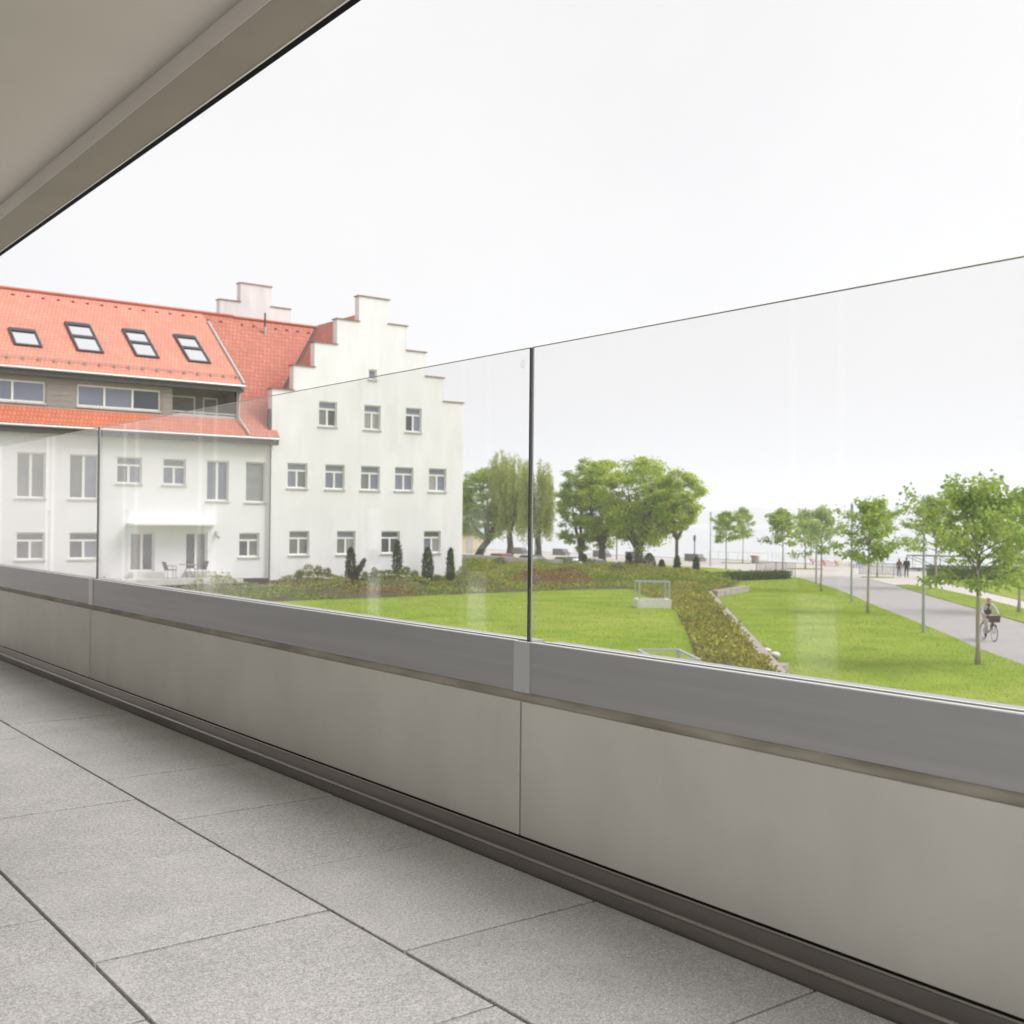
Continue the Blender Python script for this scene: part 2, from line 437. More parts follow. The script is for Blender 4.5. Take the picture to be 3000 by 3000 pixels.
class MB:
    def __init__(self):
        self.v, self.f, self.m, self.mats, self.uv = [], [], [], [], None

    def mi(self, name):
        if name not in self.mats:
            self.mats.append(name)
        return self.mats.index(name)

    def face(self, pts, m):
        n = len(self.v)
        self.v += [tuple(p) for p in pts]
        self.f.append(tuple(range(n, n + len(pts))))
        self.m.append(self.mi(m))

    def box(self, x0, x1, y0, y1, z0, z1, m):
        n = len(self.v)
        self.v += [(x0, y0, z0), (x1, y0, z0), (x1, y1, z0), (x0, y1, z0), (x0, y0, z1), (x1, y0, z1), (x1, y1, z1), (x0, y1, z1)]
        k = self.mi(m)
        for q in ((0, 3, 2, 1), (4, 5, 6, 7), (0, 1, 5, 4), (1, 2, 6, 5), (2, 3, 7, 6), (3, 0, 4, 7)):
            self.f.append(tuple(n + i for i in q))
            self.m.append(k)
        return self

    def prism(self, poly, z0, z1, m, axis='z'):
        """closed prism of a polygon; axis z: poly in xy; axis y: poly in xz (z0,z1 are y); axis x: poly in yz (z0,z1 are x)"""
        def P(a, b, c):
            return (a, b, c) if axis == 'z' else ((a, c, b) if axis == 'y' else (c, a, b))
        n = len(self.v); N = len(poly)
        self.v += [P(a, b, z0) for a, b in poly] + [P(a, b, z1) for a, b in poly]
        k = self.mi(m)
        self.f.append(tuple(n + i for i in reversed(range(N)))); self.m.append(k)
        self.f.append(tuple(n + N + i for i in range(N))); self.m.append(k)
        for i in range(N):
            j = (i + 1) % N
            self.f.append((n + i, n + j, n + N + j, n + N + i)); self.m.append(k)
        return self

    def tube(self, pts, radii, m, n=6, caps=True):
        pts = [Vector(p) for p in pts]
        if not isinstance(radii, (list, tuple)):
            radii = [radii] * len(pts)
        k = self.mi(m)
        rings = []
        prev = None
        for i, p in enumerate(pts):
            d = (pts[min(i + 1, len(pts) - 1)] - pts[max(i - 1, 0)]).normalized()
            if prev is None:
                a = d.orthogonal().normalized()
            else:
                a = (prev - d * prev.dot(d))
                a = a.normalized() if a.length > 1e-6 else d.orthogonal().normalized()
            prev = a
            b = d.cross(a)
            s = len(self.v)
            for j in range(n):
                t = 2 * math.pi * j / n
                self.v.append(tuple(p + (a * math.cos(t) + b * math.sin(t)) * radii[i]))
            rings.append(s)
        for s, e in zip(rings, rings[1:]):
            for j in range(n):
                q = (j + 1) % n
                self.f.append((s + j, s + q, e + q, e + j)); self.m.append(k)
        if caps:
            self.f.append(tuple(rings[0] + j for j in reversed(range(n)))); self.m.append(k)
            self.f.append(tuple(rings[-1] + j for j in range(n))); self.m.append(k)
        return self

    def ball(self, c, r, m, n=8, sx=1, sy=1, sz=1):
        k = self.mi(m)
        rows = max(4, n // 2 + 1)
        s = len(self.v)
        for i in range(rows + 1):
            ph = math.pi * i / rows
            for j in range(n):
                t = 2 * math.pi * j / n
                self.v.append((c[0] + r * sx * math.sin(ph) * math.cos(t), c[1] + r * sy * math.sin(ph) * math.sin(t), c[2] + r * sz * math.cos(ph)))
        for i in range(rows):
            for j in range(n):
                q = (j + 1) % n
                a, b, c_, d = s + i * n + j, s + (i + 1) * n + j, s + (i + 1) * n + q, s + i * n + q
                self.f.append((a, b, c_, d)); self.m.append(k)
        return self

    def mesh(self, name, smooth=False):
        me = bpy.data.meshes.new(name)
        me.from_pydata(self.v, [], self.f)
        for m in self.mats:
            me.materials.append(MATS[m])
        me.polygons.foreach_set('material_index', self.m)
        if smooth:
            me.polygons.foreach_set('use_smooth', [True] * len(self.f))
        me.validate()
        me.update()
        return me

    def build(self, name, parent=None, smooth=False, loc=None, **kw):
        return link(name, self.mesh(name, smooth), parent, loc, **kw)


def link(name, data, parent=None, loc=None, label=None, cat=None, group=None, kind=None, rot=None):
    o = bpy.data.objects.new(name, data)
    COL.objects.link(o)
    if loc is not None:
        o.location = loc
    if rot is not None:
        o.rotation_euler = rot
    if parent is not None:
        o.parent = parent
    if label:
        o['label'] = label
    if cat:
        o['category'] = cat
    if group:
        o['group'] = group
    if kind:
        o['kind'] = kind
    return o


def thing(name, label, cat, loc=(0, 0, 0), rz=0.0, group=None):
    return link(name, None, None, loc, label, cat, group, rot=(0, 0, rz))


def copy_tree(o, parent=None, loc=None, rz=None, label=None, scale=None):
    c = o.copy()
    COL.objects.link(c)
    c.parent = parent
    if loc is not None:
        c.location = loc
    if rz is not None:
        c.rotation_euler = (0, 0, rz)
    if label:
        c['label'] = label
    if scale is not None:
        c.scale = scale if isinstance(scale, (tuple, list)) else (scale,) * 3
    for ch in list(o.children):
        copy_tree(ch, c)
    return c


def box(name, x0, x1, y0, y1, z0, z1, m, parent=None, **kw):
    return MB().box(x0, x1, y0, y1, z0, z1, m).build(name, parent, **kw)


def bevel_box_mesh(name, sx, sy, sz, m, b=0.003):
    bm = bmesh.new()
    bmesh.ops.create_cube(bm, size=1)
    bmesh.ops.scale(bm, vec=(sx, sy, sz), verts=bm.verts)
    bmesh.ops.bevel(bm, geom=[e for e in bm.edges], offset=b, segments=1, affect='EDGES')
    me = bpy.data.meshes.new(name)
    bm.to_mesh(me); bm.free()
    me.materials.append(MATS[m])
    return me


def poly_sheet(name, poly, z, m, kind='structure', parent=None, h=0.0, **kw):
    """flat sheet from an outline (triangulated), with a short skirt when h is given"""
    bm = bmesh.new()
    vs = [bm.verts.new((x, y, z)) for x, y in poly]
    f = bm.faces.new(vs)
    if f.normal.z < 0:
        f.normal_flip()
    bmesh.ops.triangulate(bm, faces=[f])
    if h:
        lo = [bm.verts.new((x, y, z - h)) for x, y in poly]
        for i in range(len(vs)):
            j = (i + 1) % len(vs)
            bm.faces.new((vs[i], vs[j], lo[j], lo[i]))
    bm.normal_update()
    me = bpy.data.meshes.new(name)
    bm.to_mesh(me); bm.free()
    me.materials.append(MATS[m])
    return link(name, me, parent, kind=kind, **kw)


def leaf_mesh(name, P, D, size, m, rng, ratio=0.6, smooth=False, fold=0.25, up=0.5):
    """many leaves: each a folded rhombus of two triangles. P points, D preferred direction of the leaf tip, size per leaf"""
    P = np.asarray(P, float); N = len(P)
    D = np.asarray(D, float) + rng.normal(0, 0.45, (N, 3))
    D /= np.linalg.norm(D, axis=1, keepdims=True) + 1e-9
    A = rng.normal(0, 1, (N, 3)); A[:, 2] += up
    S = np.cross(D, A); S /= np.linalg.norm(S, axis=1, keepdims=True) + 1e-9
    Nn = np.cross(S, D)
    sz = (np.asarray(size) * rng.uniform(0.7, 1.3, N))[:, None]
    v0 = P
    v1 = P + D * sz * 0.5 + S * sz * ratio * 0.5 + Nn * sz * fold * 0.3
    v2 = P + D * sz
    v3 = P + D * sz * 0.5 - S * sz * ratio * 0.5 + Nn * sz * fold * 0.3
    V = np.stack([v0, v1, v2, v3], 1).reshape(-1, 3)
    base = np.arange(N)[:, None] * 4
    F = np.stack([base + [0, 1, 2], base + [0, 2, 3]], 1).reshape(-1, 3)
    return tri_mesh(name, V, F, m)


def tri_mesh(name, V, F, m):
    me = bpy.data.meshes.new(name)
    me.vertices.add(len(V)); me.vertices.foreach_set('co', np.ascontiguousarray(V, dtype=np.float32).ravel())
    n = len(F)
    me.loops.add(n * 3); me.loops.foreach_set('vertex_index', np.ascontiguousarray(F, dtype=np.int32).ravel())
    me.polygons.add(n)
    me.polygons.foreach_set('loop_start', np.arange(0, n * 3, 3, dtype=np.int32))
    me.update(calc_edges=True)
    for k in (m if isinstance(m, (list, tuple)) else [m]):
        me.materials.append(MATS[k])
    return me


def in_poly(x, y, poly):
    x = np.asarray(x); y = np.asarray(y)
    c = np.zeros(x.shape, bool)
    for i in range(len(poly)):
        x0, y0 = poly[i - 1]; x1, y1 = poly[i]
        t = ((y0 > y) != (y1 > y)) & (x < (x1 - x0) * (y - y0) / (y1 - y0 + 1e-12) + x0)
        c ^= t
    return c


# ================================================================== TERRACE
FZ = 3.95                       # terrace floor level
h = 0.85
XE = 2.015 * h                  # slab edge at the drain channel
Y0T, Y1T = -4.5, 23.5
XB = -1.25                      # back wall
floor = box('floor', XB, XE, Y0T, Y1T, FZ - 0.30, FZ - 0.039, 'joint_dark', kind='structure')
W_, L_ = 0.598 * h, 0.7085 * h
sl_mesh = bevel_box_mesh('paving_slab', W_ - 0.0075, L_ - 0.0072, 0.04, 'granite', 0.0012)
rng0 = random.Random(5)
rowx = [XE - W_ * (i + 0.5) for i in range(5)]
for i, cx in enumerate(rowx):
    off = (1.529 if i % 2 == 0 else 1.878) * h
    k0 = math.ceil((Y0T - off) / L_)
    k = k0
    while off + (k + 1) * L_ < Y1T:
        s = link('paving_slab', sl_mesh, floor, (cx, off + (k + 0.5) * L_ + (0.0025 if (i == 1 and k == 1) else rng0.uniform(-0.0016, 0.0016)), FZ - 0.02 + rng0.uniform(-0.0006, 0.0006)),
                 rot=(rng0.uniform(-.001, .001), rng0.uniform(-.001, .001), 0))
        k += 1
xr = rowx[-1] - W_ / 2
sl_cut = bevel_box_mesh('paving_slab', xr - XB - 0.007, L_ - 0.005, 0.04, 'granite', 0.0025)
off = 1.878 * h
for k in range(math.ceil((Y0T - off) / L_), int((Y1T - off) / L_) - 0):
    link('paving_slab', sl_cut, floor, ((xr + XB) / 2, off + (k + 0.5) * L_, FZ - 0.02))

# drain channel between the slabs and the parapet
XP = 1.798
ch = thing('drain_channel', 'dark metal drainage channel along the foot of the parapet', 'drain channel', (XE, Y0T, FZ))
w = XP - XE
L = Y1T - Y0T
MB().box(0.0, w + 0.02, 0, L, -0.10, -0.055, 'channel_metal').build('channel_bed', ch)
MB().box(0.002, 0.016, 0, L, -0.055, 0.027, 'channel_metal').build('front_flange', ch)
MB().tube([(0.0095, 0, 0.029), (0.0095, L, 0.029)], 0.0055, 'channel_lip', 6).build('front_lip', ch)
MB().prism([(0.030, -0.055), (0.036, -0.055), (0.0815, 0.037), (0.0755, 0.040)], 0, L, 'channel_metal', 'y').build('back_flange', ch)
MB().tube([(0.078, 0, 0.040), (0.078, L, 0.040)], 0.0038, 'channel_lip', 6).build('back_lip', ch)

# parapet with cladding panels
JY = [2.290 + 3.495 * k for k in range(-2, 7)]
PZ0, PZ1 = FZ + 0.046, 4.338
par = thing('parapet_wall', 'low parapet clad in beige grey fibre cement panels along the terrace', 'parapet', (XP, 0, FZ))
MB().box(0.014, 0.19, Y0T, Y1T, -0.6, 0.409, 'panel_gap').build('wall_core', par)
ends = [Y0T] + [y for y in JY if Y0T < y < Y1T] + [Y1T]
for a, b in zip(ends, ends[1:]):
    me = bevel_box_mesh('cladding_panel', 0.012, b - a - 0.008, PZ1 - PZ0, 'fibre_panel', 0.001)
    link('cladding_panel', me, par, (0.006, (a + b) / 2, (PZ0 + PZ1) / 2 - FZ))
MB().prism([(0.0075, PZ1 - FZ + 0.001), (0.0138, PZ1 - FZ - 0.004), (0.0138, 4.362 - FZ), (0.0075, 4.362 - FZ)], Y0T, Y1T, 'weathered_band', 'y').build('concrete_band', par)

# glass balustrade on the parapet
AX = 1.800
AZ0, AZ1 = 4.363, 4.490
bal = thing('glass_balustrade', 'frameless clear glass balustrade standing in a grey aluminium rail', 'balustrade', (AX, 0, AZ0))
GX = 0.030
HZ = AZ1 - AZ0
for a, b in zip(ends, ends[1:]):
    ra, rb = a + 0.029, b - 0.036
    r_ = MB()
    r_.box(0.0, 0.012, ra, rb, 0.0, HZ, 'anodised')
    r_.box(0.012, 0.10, ra, rb, 0.0, 0.02, 'anodised')
    r_.box(0.052, 0.10, ra, rb, 0.02, HZ - 0.002, 'anodised')
    rail = r_.build('base_rail', bal)
    MB().box(0.0005, 0.0115, ra, rb, HZ, HZ + 0.0025, 'anodised_highlight').build('rail_edge', rail)
    MB().box(0.0125, GX - 0.0005, ra, rb, 0.03, HZ - 0.0015, 'gasket').build('gasket', rail)
    MB().box(GX + 0.0125, 0.0515, ra, rb, 0.03, HZ + 0.001, 'anodised_highlight').build('outer_cap', rail)
    # pane
    p = MB()
    y0, y1 = a + 0.016, b + 0.011
    x0, x1 = GX, GX + 0.0120
    z0, z1 = 0.02, 5.252 - AZ0
    V = [(x0, y0, z0), (x1, y0, z0), (x1, y1, z0), (x0, y1, z0), (x0, y0, z1), (x1, y0, z1), (x1, y1, z1), (x0, y1, z1)]
    p.face([V[0], V[4], V[7], V[3]], 'pane_glass'); p.face([V[1], V[2], V[6], V[5]], 'pane_glass')
    p.face([V[0], V[1], V[5], V[4]], 'glass_edge'); xm_ = x0 + 0.0075
    p.face([(xm_, y1, z0), V[3], V[7], (xm_, y1, z1)], 'pane_glass'); p.face([V[2], (xm_, y1, z0), (xm_, y1, z1), V[6]], 'glass_edge_pale')
    p.face([V[4], V[5], V[6], V[7]], 'glass_edge_top'); p.face([V[0], V[3], V[2], V[1]], 'glass_edge')
    pane = p.build('glass_pane', bal)
    if abs(a - 2.29) < 0.1 or abs(b - 2.29) < 0.1:
        pass
    if abs(a - 2.29) < 0.1:
        mk = MB()
        cy, cz, rr = y0 + 0.028, z1 - 0.040, 0.0085
        for t in range(20):
            t0, t1 = 2 * math.pi * t / 20, 2 * math.pi * (t + 1) / 20
            for ro, ri in ((1.0, 0.9), (0.5, 0.42)):
                mk.face([(x0 - 0.0006, cy + rr * ro * math.cos(t0), cz + 1.25 * rr * ro * math.sin(t0)), (x0 - 0.0006, cy + rr * ro * math.cos(t1), cz + 1.25 * rr * ro * math.sin(t1)),
                         (x0 - 0.0006, cy + rr * ri * math.cos(t1), cz + 1.25 * rr * ri * math.sin(t1)), (x0 - 0.0006, cy + rr * ri * math.cos(t0), cz + 1.25 * rr * ri * math.sin(t0))], 'etched')
        mk.build('etched_mark', pane)
for y in JY:
    if Y0T < y < Y1T:
        c_ = MB().box(-0.003, 0.0115, y - 0.036, y + 0.029, -0.001, HZ + 0.0012, 'anodised_light')
        c_.box(0.012, 0.10, y - 0.0355, y + 0.0285, 0.0, 0.02, 'anodised_light')
        c_.build('cover_plate', bal)

# ceiling over the terrace
BZ = 6.60
YR, YRE = 1.0, 9.2                       # roof cut short at both unseen ends to let more light in
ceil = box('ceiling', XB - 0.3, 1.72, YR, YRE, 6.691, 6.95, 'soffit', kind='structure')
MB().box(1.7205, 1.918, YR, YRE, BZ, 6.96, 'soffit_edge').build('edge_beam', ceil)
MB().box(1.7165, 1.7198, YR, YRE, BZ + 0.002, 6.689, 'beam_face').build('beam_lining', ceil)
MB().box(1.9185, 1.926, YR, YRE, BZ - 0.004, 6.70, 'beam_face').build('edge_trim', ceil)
MB().box(1.9265, 1.958, YR, YRE, BZ - 0.003, 7.05, 'drip_metal').build('drip_edge', ceil)
MB().tube([(0.62, 4.02, 6.6895), (0.62, 4.02, 6.66)], [0.06, 0.055], 'zinc_dark', 16).build('ceiling_light', ceil)
# wall behind the camera: slots added to mirror as pale strips in the balustrade
bw = box('wall_back', XB - 0.30, XB - 0.12, Y0T, Y1T, 6.5, 6.69, 'facade_dark', kind='structure')
reflection_slots = [(-2.6, .26), (0.7, .26), (3.84, .32), (6.98, .33), (8.50, .32), (12.1, .42), (14.6, .45), (18.2, .3), (21.4, .3)]  # invented openings, placed and sized for the strips reflected in the glass
ya = Y0T
for y, wd in reflection_slots + [(Y1T + 0.2, 0.4)]:       # solid bays between the added openings
    yb = y - wd / 2
    MB().box(XB - 0.16, XB - 0.12, ya, yb, FZ - 0.05, 6.499, 'facade_dark').build('wall_bay', bw)
    if y < Y1T:
        MB().box(XB - 0.16, XB - 0.12, yb + 0.0005, y + wd / 2 - 0.0005, 4.90, 6.4985, 'facade_dark').build('wall_bay', bw)
        for q_ in (yb, y + wd / 2):
            MB().box(XB - 0.119, XB - 0.10, q_ - 0.02, q_ + 0.02, FZ - 0.05, 6.498, 'facade_white').build('reflection_slot_frame', bw)
    ya = y + wd / 2
for y0, y1 in ((8.72, 10.5), (0.95, 2.0)):
    MB().box(XB - 0.119, XB - 0.10, y0, y1, FZ - 0.011, 6.497, 'curtain').build('curtain', bw)
MB().box(XB - 0.118, XB - 0.03, Y0T, Y1T, 6.5, 6.688, 'facade_white').build('lintel', bw)
# the house that carries the terrace
lb = box('wall_below', -8, 1.985, Y0T, Y1T, 0.3, FZ - 0.31, 'render_wing', kind='structure')
MB().box(1.9878, 2.0, Y0T, Y1T, FZ - 0.309, 4.36, 'render_wing').build('parapet_face', lb)

# ================================================================== GROUND
ground = poly_sheet('ground', [(-60, -60), (112.5, -60), (112.5, 190), (-60, 190)], 0.0, 'plaza')
# lower lawn, path and strips
lower_lawn = [(6, 0), (12, 6.2), (28.8, 23.4), (54.5, 49.7), (61.2, 52.7), (66, 61), (71.0, 63.5), (78.6, 63.3), (81.9, 64.82), (79.5, 61.9), (76.3, 58.38), (71, 52.7), (65.33, 47.01),
              (59.69, 41.79), (51.73, 33.92), (45.47, 27.76), (41.34, 23.94), (37.61, 20.03), (25, 7.5), (17, 0)]
poly_sheet('lawn_lower', lower_lawn, 0.05, 'lawn', h=0.06)
path = [(17.2, 0), (25.1, 7.4), (37.7, 19.97), (41.43, 23.88), (45.55, 27.7), (51.8, 33.86), (59.77, 41.73), (65.4, 46.95), (71.07, 52.64), (76.4, 58.32), (79.6, 61.85), (82.1, 64.9), (86.07, 60.03), (78.82, 52.61),
        (69.77, 44.1), (60.74, 35.25), (53.83, 28.68), (40, 15), (25, 0)]
poly_sheet('path', path, 0.012, 'asphalt')
strip = [(25.2, 0), (40.1, 14.95), (53.9, 28.62), (60.8, 35.19), (69.83, 44.04), (78.9, 52.55), (80.6, 52.5), (77.46, 47.96), (71.53, 41.62), (63.3, 33.73), (47, 17.5), (30, 0)]
poly_sheet('lawn_strip', strip, 0.045, 'lawn', h=0.05)
poly_sheet('path_small', [(30.2, 0), (47.1, 17.45), (63.37, 33.68), (71.6, 41.57), (77.55, 47.92), (80.8, 52.4), (86.76, 53.57), (78.68, 45.67), (69.88, 37.24), (55, 22), (33, 0)], 0.009, 'gravel_path')
lawn_right = [(33.2, 0), (55.1, 21.95), (69.95, 37.19), (78.75, 45.62), (86.3, 53.0), (91, 55.6), (99, 50), (104, 40), (104, 0)]
poly_sheet('lawn_right', lawn_right, 0.045, 'lawn', h=0.05)
MB().prism([(86.05, 60.1), (78.82, 52.66), (78.95, 52.6), (86.2, 60.0)], 0.0, 0.05, 'concrete').build('kerb', kind='structure')
far_lawn = [(72, 67), (82, 68), (87.1, 70.9), (91.4, 84.6), (89.5, 100), (89, 150), (72, 150), (70, 90)]
poly_sheet('lawn_far', far_lawn, 0.03, 'lawn', h=0.03)
poly_sheet('path_promenade', [(89.6, 100), (91.5, 84.6), (87.2, 70.8), (92, 70), (98, 84), (96, 150), (89.1, 150)], 0.006, 'gravel_path')
for nm, cx, cy, a, b in (('lawn_island', 98.47, 76.55, 1.9, 0.8), ('lawn_island', 105.4, 91.2, 2.6, 0.9), ('lawn_island', 89.1, 61.2, 1.5, 0.6)):
    pts = [(cx + a * math.cos(t) * 0.7 - b * math.sin(t) * 0.7, cy - a * math.cos(t) * 0.7 - b * math.sin(t) * 0.7) for t in [2 * math.pi * i / 18 for i in range(18)]]
    poly_sheet(nm, pts, 0.06, 'lawn', h=0.06)
# upper lawn on the raised deck
UZ = 0.65
upper_lawn = [(15.0, 13.3), (15.0, 52.4), (47, 52.4), (49.0, 51.3), (38.97, 37.81), (33.75, 32.34), (29.89, 28.3), (24.7, 23.04)]
poly_sheet('lawn_upper', upper_lawn, UZ, 'lawn', h=0.7)

poly_sheet('bounce_pavement', [(2.05, -20), (2.05, 52.4), (14.95, 52.4), (14.95, 13.2), (5.5, 2), (5.5, -20)], UZ - 0.02, 'plaza', h=0.6)  # unseen pale paving, added to bounce neutral light up to the ceiling

# planted bank
CP = np.array([(2, 52.4, .65), (12, 52.4, .65), (20, 52.4, .65), (30, 52.4, .65), (40, 52.4, .65), (47, 52.2, .64), (49, 51.3, .62), (44, 44.6, .62), (38.97, 37.8, .62), (33.7, 32.3, .61), (29.9, 28.3, .6), (24.7, 23, .6), (12, 10, .6),
               (12, 6.2, .42), (20.4, 14.8, .42), (28.8, 23.4, .42), (35, 29.9, .42), (41.6, 36.5, .42), (48, 43.1, .42), (54.5, 49.7, .42), (61.2, 52.7, .46), (66, 61, .62), (70, 70, .66), (66, 80, .8), (57, 84, 1.02),
               (57, 74, 1.2), (57, 65, 1.38), (50, 60, 1.42), (41, 57.5, 1.66), (35, 57.3, 1.70), (30, 57.2, 1.70), (24, 57, 1.66), (18, 57, 1.6), (10, 57, 1.6), (2, 57, 1.6), (50, 70, 1.3), (45, 78, 1.2), (41, 84, 1.2), (55, 56, .9), (60, 60, 1.0), (30, 54.8, 1.25), (20, 54.8, 1.2), (40, 54.8, 1.2), (10, 54.8, 1.2), (47, 56, 1.15), (62, 66, 1.0)]
              + [(x, 52.4, .60) for x in np.arange(3, 47, 1.3)] + [(x, 51.9, .60) for x in np.arange(3, 48, 1.3)]
              + [(24.7 + t * 24.3, 23.0 + t * 28.3 - 1.5 * math.sin(math.pi * t), .60) for t in np.arange(0, 1, .05)]
              + [(12 + t * 42.4, 6.2 + t * 43.4, .40) for t in np.arange(0, 1, .03)])


def bedz(x, y):
    x = np.asarray(x, float); y = np.asarray(y, float)
    d = (x[..., None] - CP[:, 0]) ** 2 + (y[..., None] - CP[:, 1]) ** 2
    wt = 1 / (d + 0.3) ** 1.7
    return (wt * CP[:, 2]).sum(-1) / wt.sum(-1)


bed_poly = [(2.05, 52.41), (47, 52.41), (49.02, 51.31), (38.99, 37.8), (33.77, 32.33), (29.91, 28.29), (24.72, 23.03), (12.02, 9.99), (12, 6.5), (28.7, 23.6), (54.3, 49.75), (61.1, 52.9), (66, 61.1), (70, 70), (66, 80), (57, 84), (41, 84), (40.95, 57.7), (2.05, 57.85)]
gx, gy = np.meshgrid(np.arange(2.0, 71, 0.75), np.arange(6, 84.5, 0.75), indexing='ij')
ok = in_poly(gx + .375, gy + .375, bed_poly)
gz = bedz(gx, gy) - 0.15
bm = MB()
idx = {}
for i in range(gx.shape[0] - 1):
    for j in range(gx.shape[1] - 1):
        if ok[i, j]:
            q = []
            for a, b in ((i, j), (i + 1, j), (i + 1, j + 1), (i, j + 1)):
                if (a, b) not in idx:
                    idx[(a, b)] = len(bm.v)
                    bm.v.append((gx[a, b], gy[a, b], gz[a, b]))
                q.append(idx[(a, b)])
            bm.f.append(tuple(q)); bm.m.append(bm.mi('soil'))
bm.build('terrain_bank', smooth=True, kind='structure')
nrg = np.random.default_rng(11)


def lumps(x, y, s, seed):
    r = np.random.default_rng(seed)
    v = np.zeros_like(x)
    for k in range(14):
        a = r.uniform(0, 2 * math.pi); f = s * r.uniform(0.6, 1.8)
        v += np.sin((x * math.cos(a) + y * math.sin(a)) * f + r.uniform(0, 6.28))
    return v / 14 * 2.6


def scatter(poly, n, rng, xr=None):
    xs = [p[0] for p in poly]; ys = [p[1] for p in poly]
    out = []
    got = 0
    while got < n:
        x = rng.uniform(min(xs), max(xs), n); y = rng.uniform(min(ys), max(ys), n)
        k = in_poly(x, y, poly)
        if xr is not None:
            k &= xr(x, y)
        out.append(np.stack([x[k], y[k]], 1)); got += k.sum()
    return np.concatenate(out)[:n]


def seen(x, y):                       # bed that lies in view, the rest is hidden behind the parapet
    kd_ = (x - 12) * 0.7153 - (y - 6.2) * 0.6988      # distance from the kerb line
    return (y > 0.95 * x - 6) & (x + y > 42) & ~((kd_ > -0.5) & (x < 54.8))


pts = scatter(bed_poly, 130000, nrg, seen)
hgt = np.clip(0.22 + 0.16 * np.exp(-((pts[:, 1] - 52.9) / 0.7) ** 2) + 0.27 * lumps(pts[:, 0], pts[:, 1], 1.5, 3) + 0.12 * lumps(pts[:, 0], pts[:, 1], 4.0, 4), 0.07, 0.6)
hgt = np.where((pts[:, 1] > 56.2) & (pts[:, 0] < 41), np.minimum(hgt, 0.10), hgt)
zz = bedz(pts[:, 0], pts[:, 1]) + hgt * nrg.uniform(0.35, 1.0, len(pts))
sel = lumps(pts[:, 0], pts[:, 1], 0.35, 7) + nrg.normal(0, .35, len(pts))
sel2 = lumps(pts[:, 0], pts[:, 1], 0.5, 9) + nrg.normal(0, .3, len(pts))
diag = (pts[:, 1] < 51.5)
redzone = np.exp(-(((pts[:, 0] - 47) / 6) ** 2 + ((pts[:, 1] - 56.5) / 5) ** 2)) * 1.35 + np.exp(-(((pts[:, 0] - 33) / 6) ** 2 + ((pts[:, 1] - 53.5) / 1.6) ** 2)) * 0.75
cls = np.where(diag, np.where(sel > 0.30, 0, 1), np.where(redzone + 0.5 * sel2 > 1.05, 2, np.where(sel > 0.6, 1, 0)))
D_ = nrg.normal(0, .6, (len(pts), 3)); D_[:, 2] = 0.55
P3 = np.column_stack([pts, zz])
for k, (nm, mm, lb_) in enumerate((('ground_cover', 'cover_green', 'green creeping shrubs covering the planted bank'), ('ground_cover_olive', 'cover_olive', 'olive yellow creeping shrubs beside the stone kerb'),
                                   ('ground_cover_red', 'cover_red', 'reddish brown low shrubs on the bank before the gabled house'))):
    q = cls == k
    link(nm, leaf_mesh(nm, P3[q], D_[q], 0.145, mm, nrg, ratio=0.5), kind='stuff', label=lb_, cat='ground cover')

# grass tufts on the lawns in view and dandelions


def tufts(name, poly, z, n, size, rng, cond=None):
    p = scatter(poly, n, rng, cond)
    P = np.column_stack([p, np.full(len(p), z)])
    ang = rng.uniform(0, 2 * math.pi, len(p)); s = size * rng.uniform(0.6, 1.4, len(p))
    dx, dy = np.cos(ang) * s * 0.22, np.sin(ang) * s * 0.22
    lean = rng.normal(0, 0.4, (len(p), 2)) * s[:, None]
    V = np.stack([P + np.column_stack([dx, dy, np.zeros(len(p))]), P - np.column_stack([dx, dy, np.zeros(len(p))]), P + np.column_stack([lean, s * 0.9])], 1).reshape(-1, 3)
    F = np.arange(len(p) * 3).reshape(-1, 3)
    return link(name, tri_mesh(name, V, F, 'lawn_blade'), kind='stuff', label='short mown grass on the ' + name.replace('grass_', '').replace('_', ' ') + ' lawn', cat='grass')


tufts('grass_upper', upper_lawn, UZ, 70000, 0.038, nrg, lambda x, y: (y > 20) & (y < 1.42 * x + 12))
tufts('grass_lower', lower_lawn, 0.05, 80000, 0.038, nrg, lambda x, y: (x + y > 42))
tufts('grass_strip', strip, 0.045, 12000, 0.04, nrg, lambda x, y: x > 45)
tufts('grass_right', lawn_right, 0.045, 16000, 0.045, nrg, lambda x, y: (x > 60) & (y > 25))


def flowers(name, poly, z, n, rng, cond, lab):
    p = scatter(poly, n, rng, cond)
    k = lumps(p[:, 0], p[:, 1], 0.5, 21) + rng.normal(0, .3, len(p))
    p = p[k > 0.55]
    mb = MB()
    for x, y in p:
        mb.tube([(x, y, z), (x, y, z + 0.07)], 0.004, 'lawn_blade', 3, False)
        mb.ball((x, y, z + 0.08), 0.034, 'dandelion', 5, sz=0.5)
    mb.build(name, kind='stuff', label=lab, cat='flowers')


flowers('dandelions_lower', lower_lawn, 0.05, 420, nrg, lambda x, y: (x + y > 46), 'yellow dandelions dotted over the lawn beside the path')
flowers('dandelions_upper', upper_lawn, UZ, 260, nrg, lambda x, y: (y > 22) & (x > 14), 'yellow dandelions dotted over the raised lawn')

# stone kerb along the bank (an L of two runs with a coping)
kb = thing('stone_kerb', 'low stone retaining kerb between planted bank and lower lawn', 'kerb', (54.4, 49.75, 0))


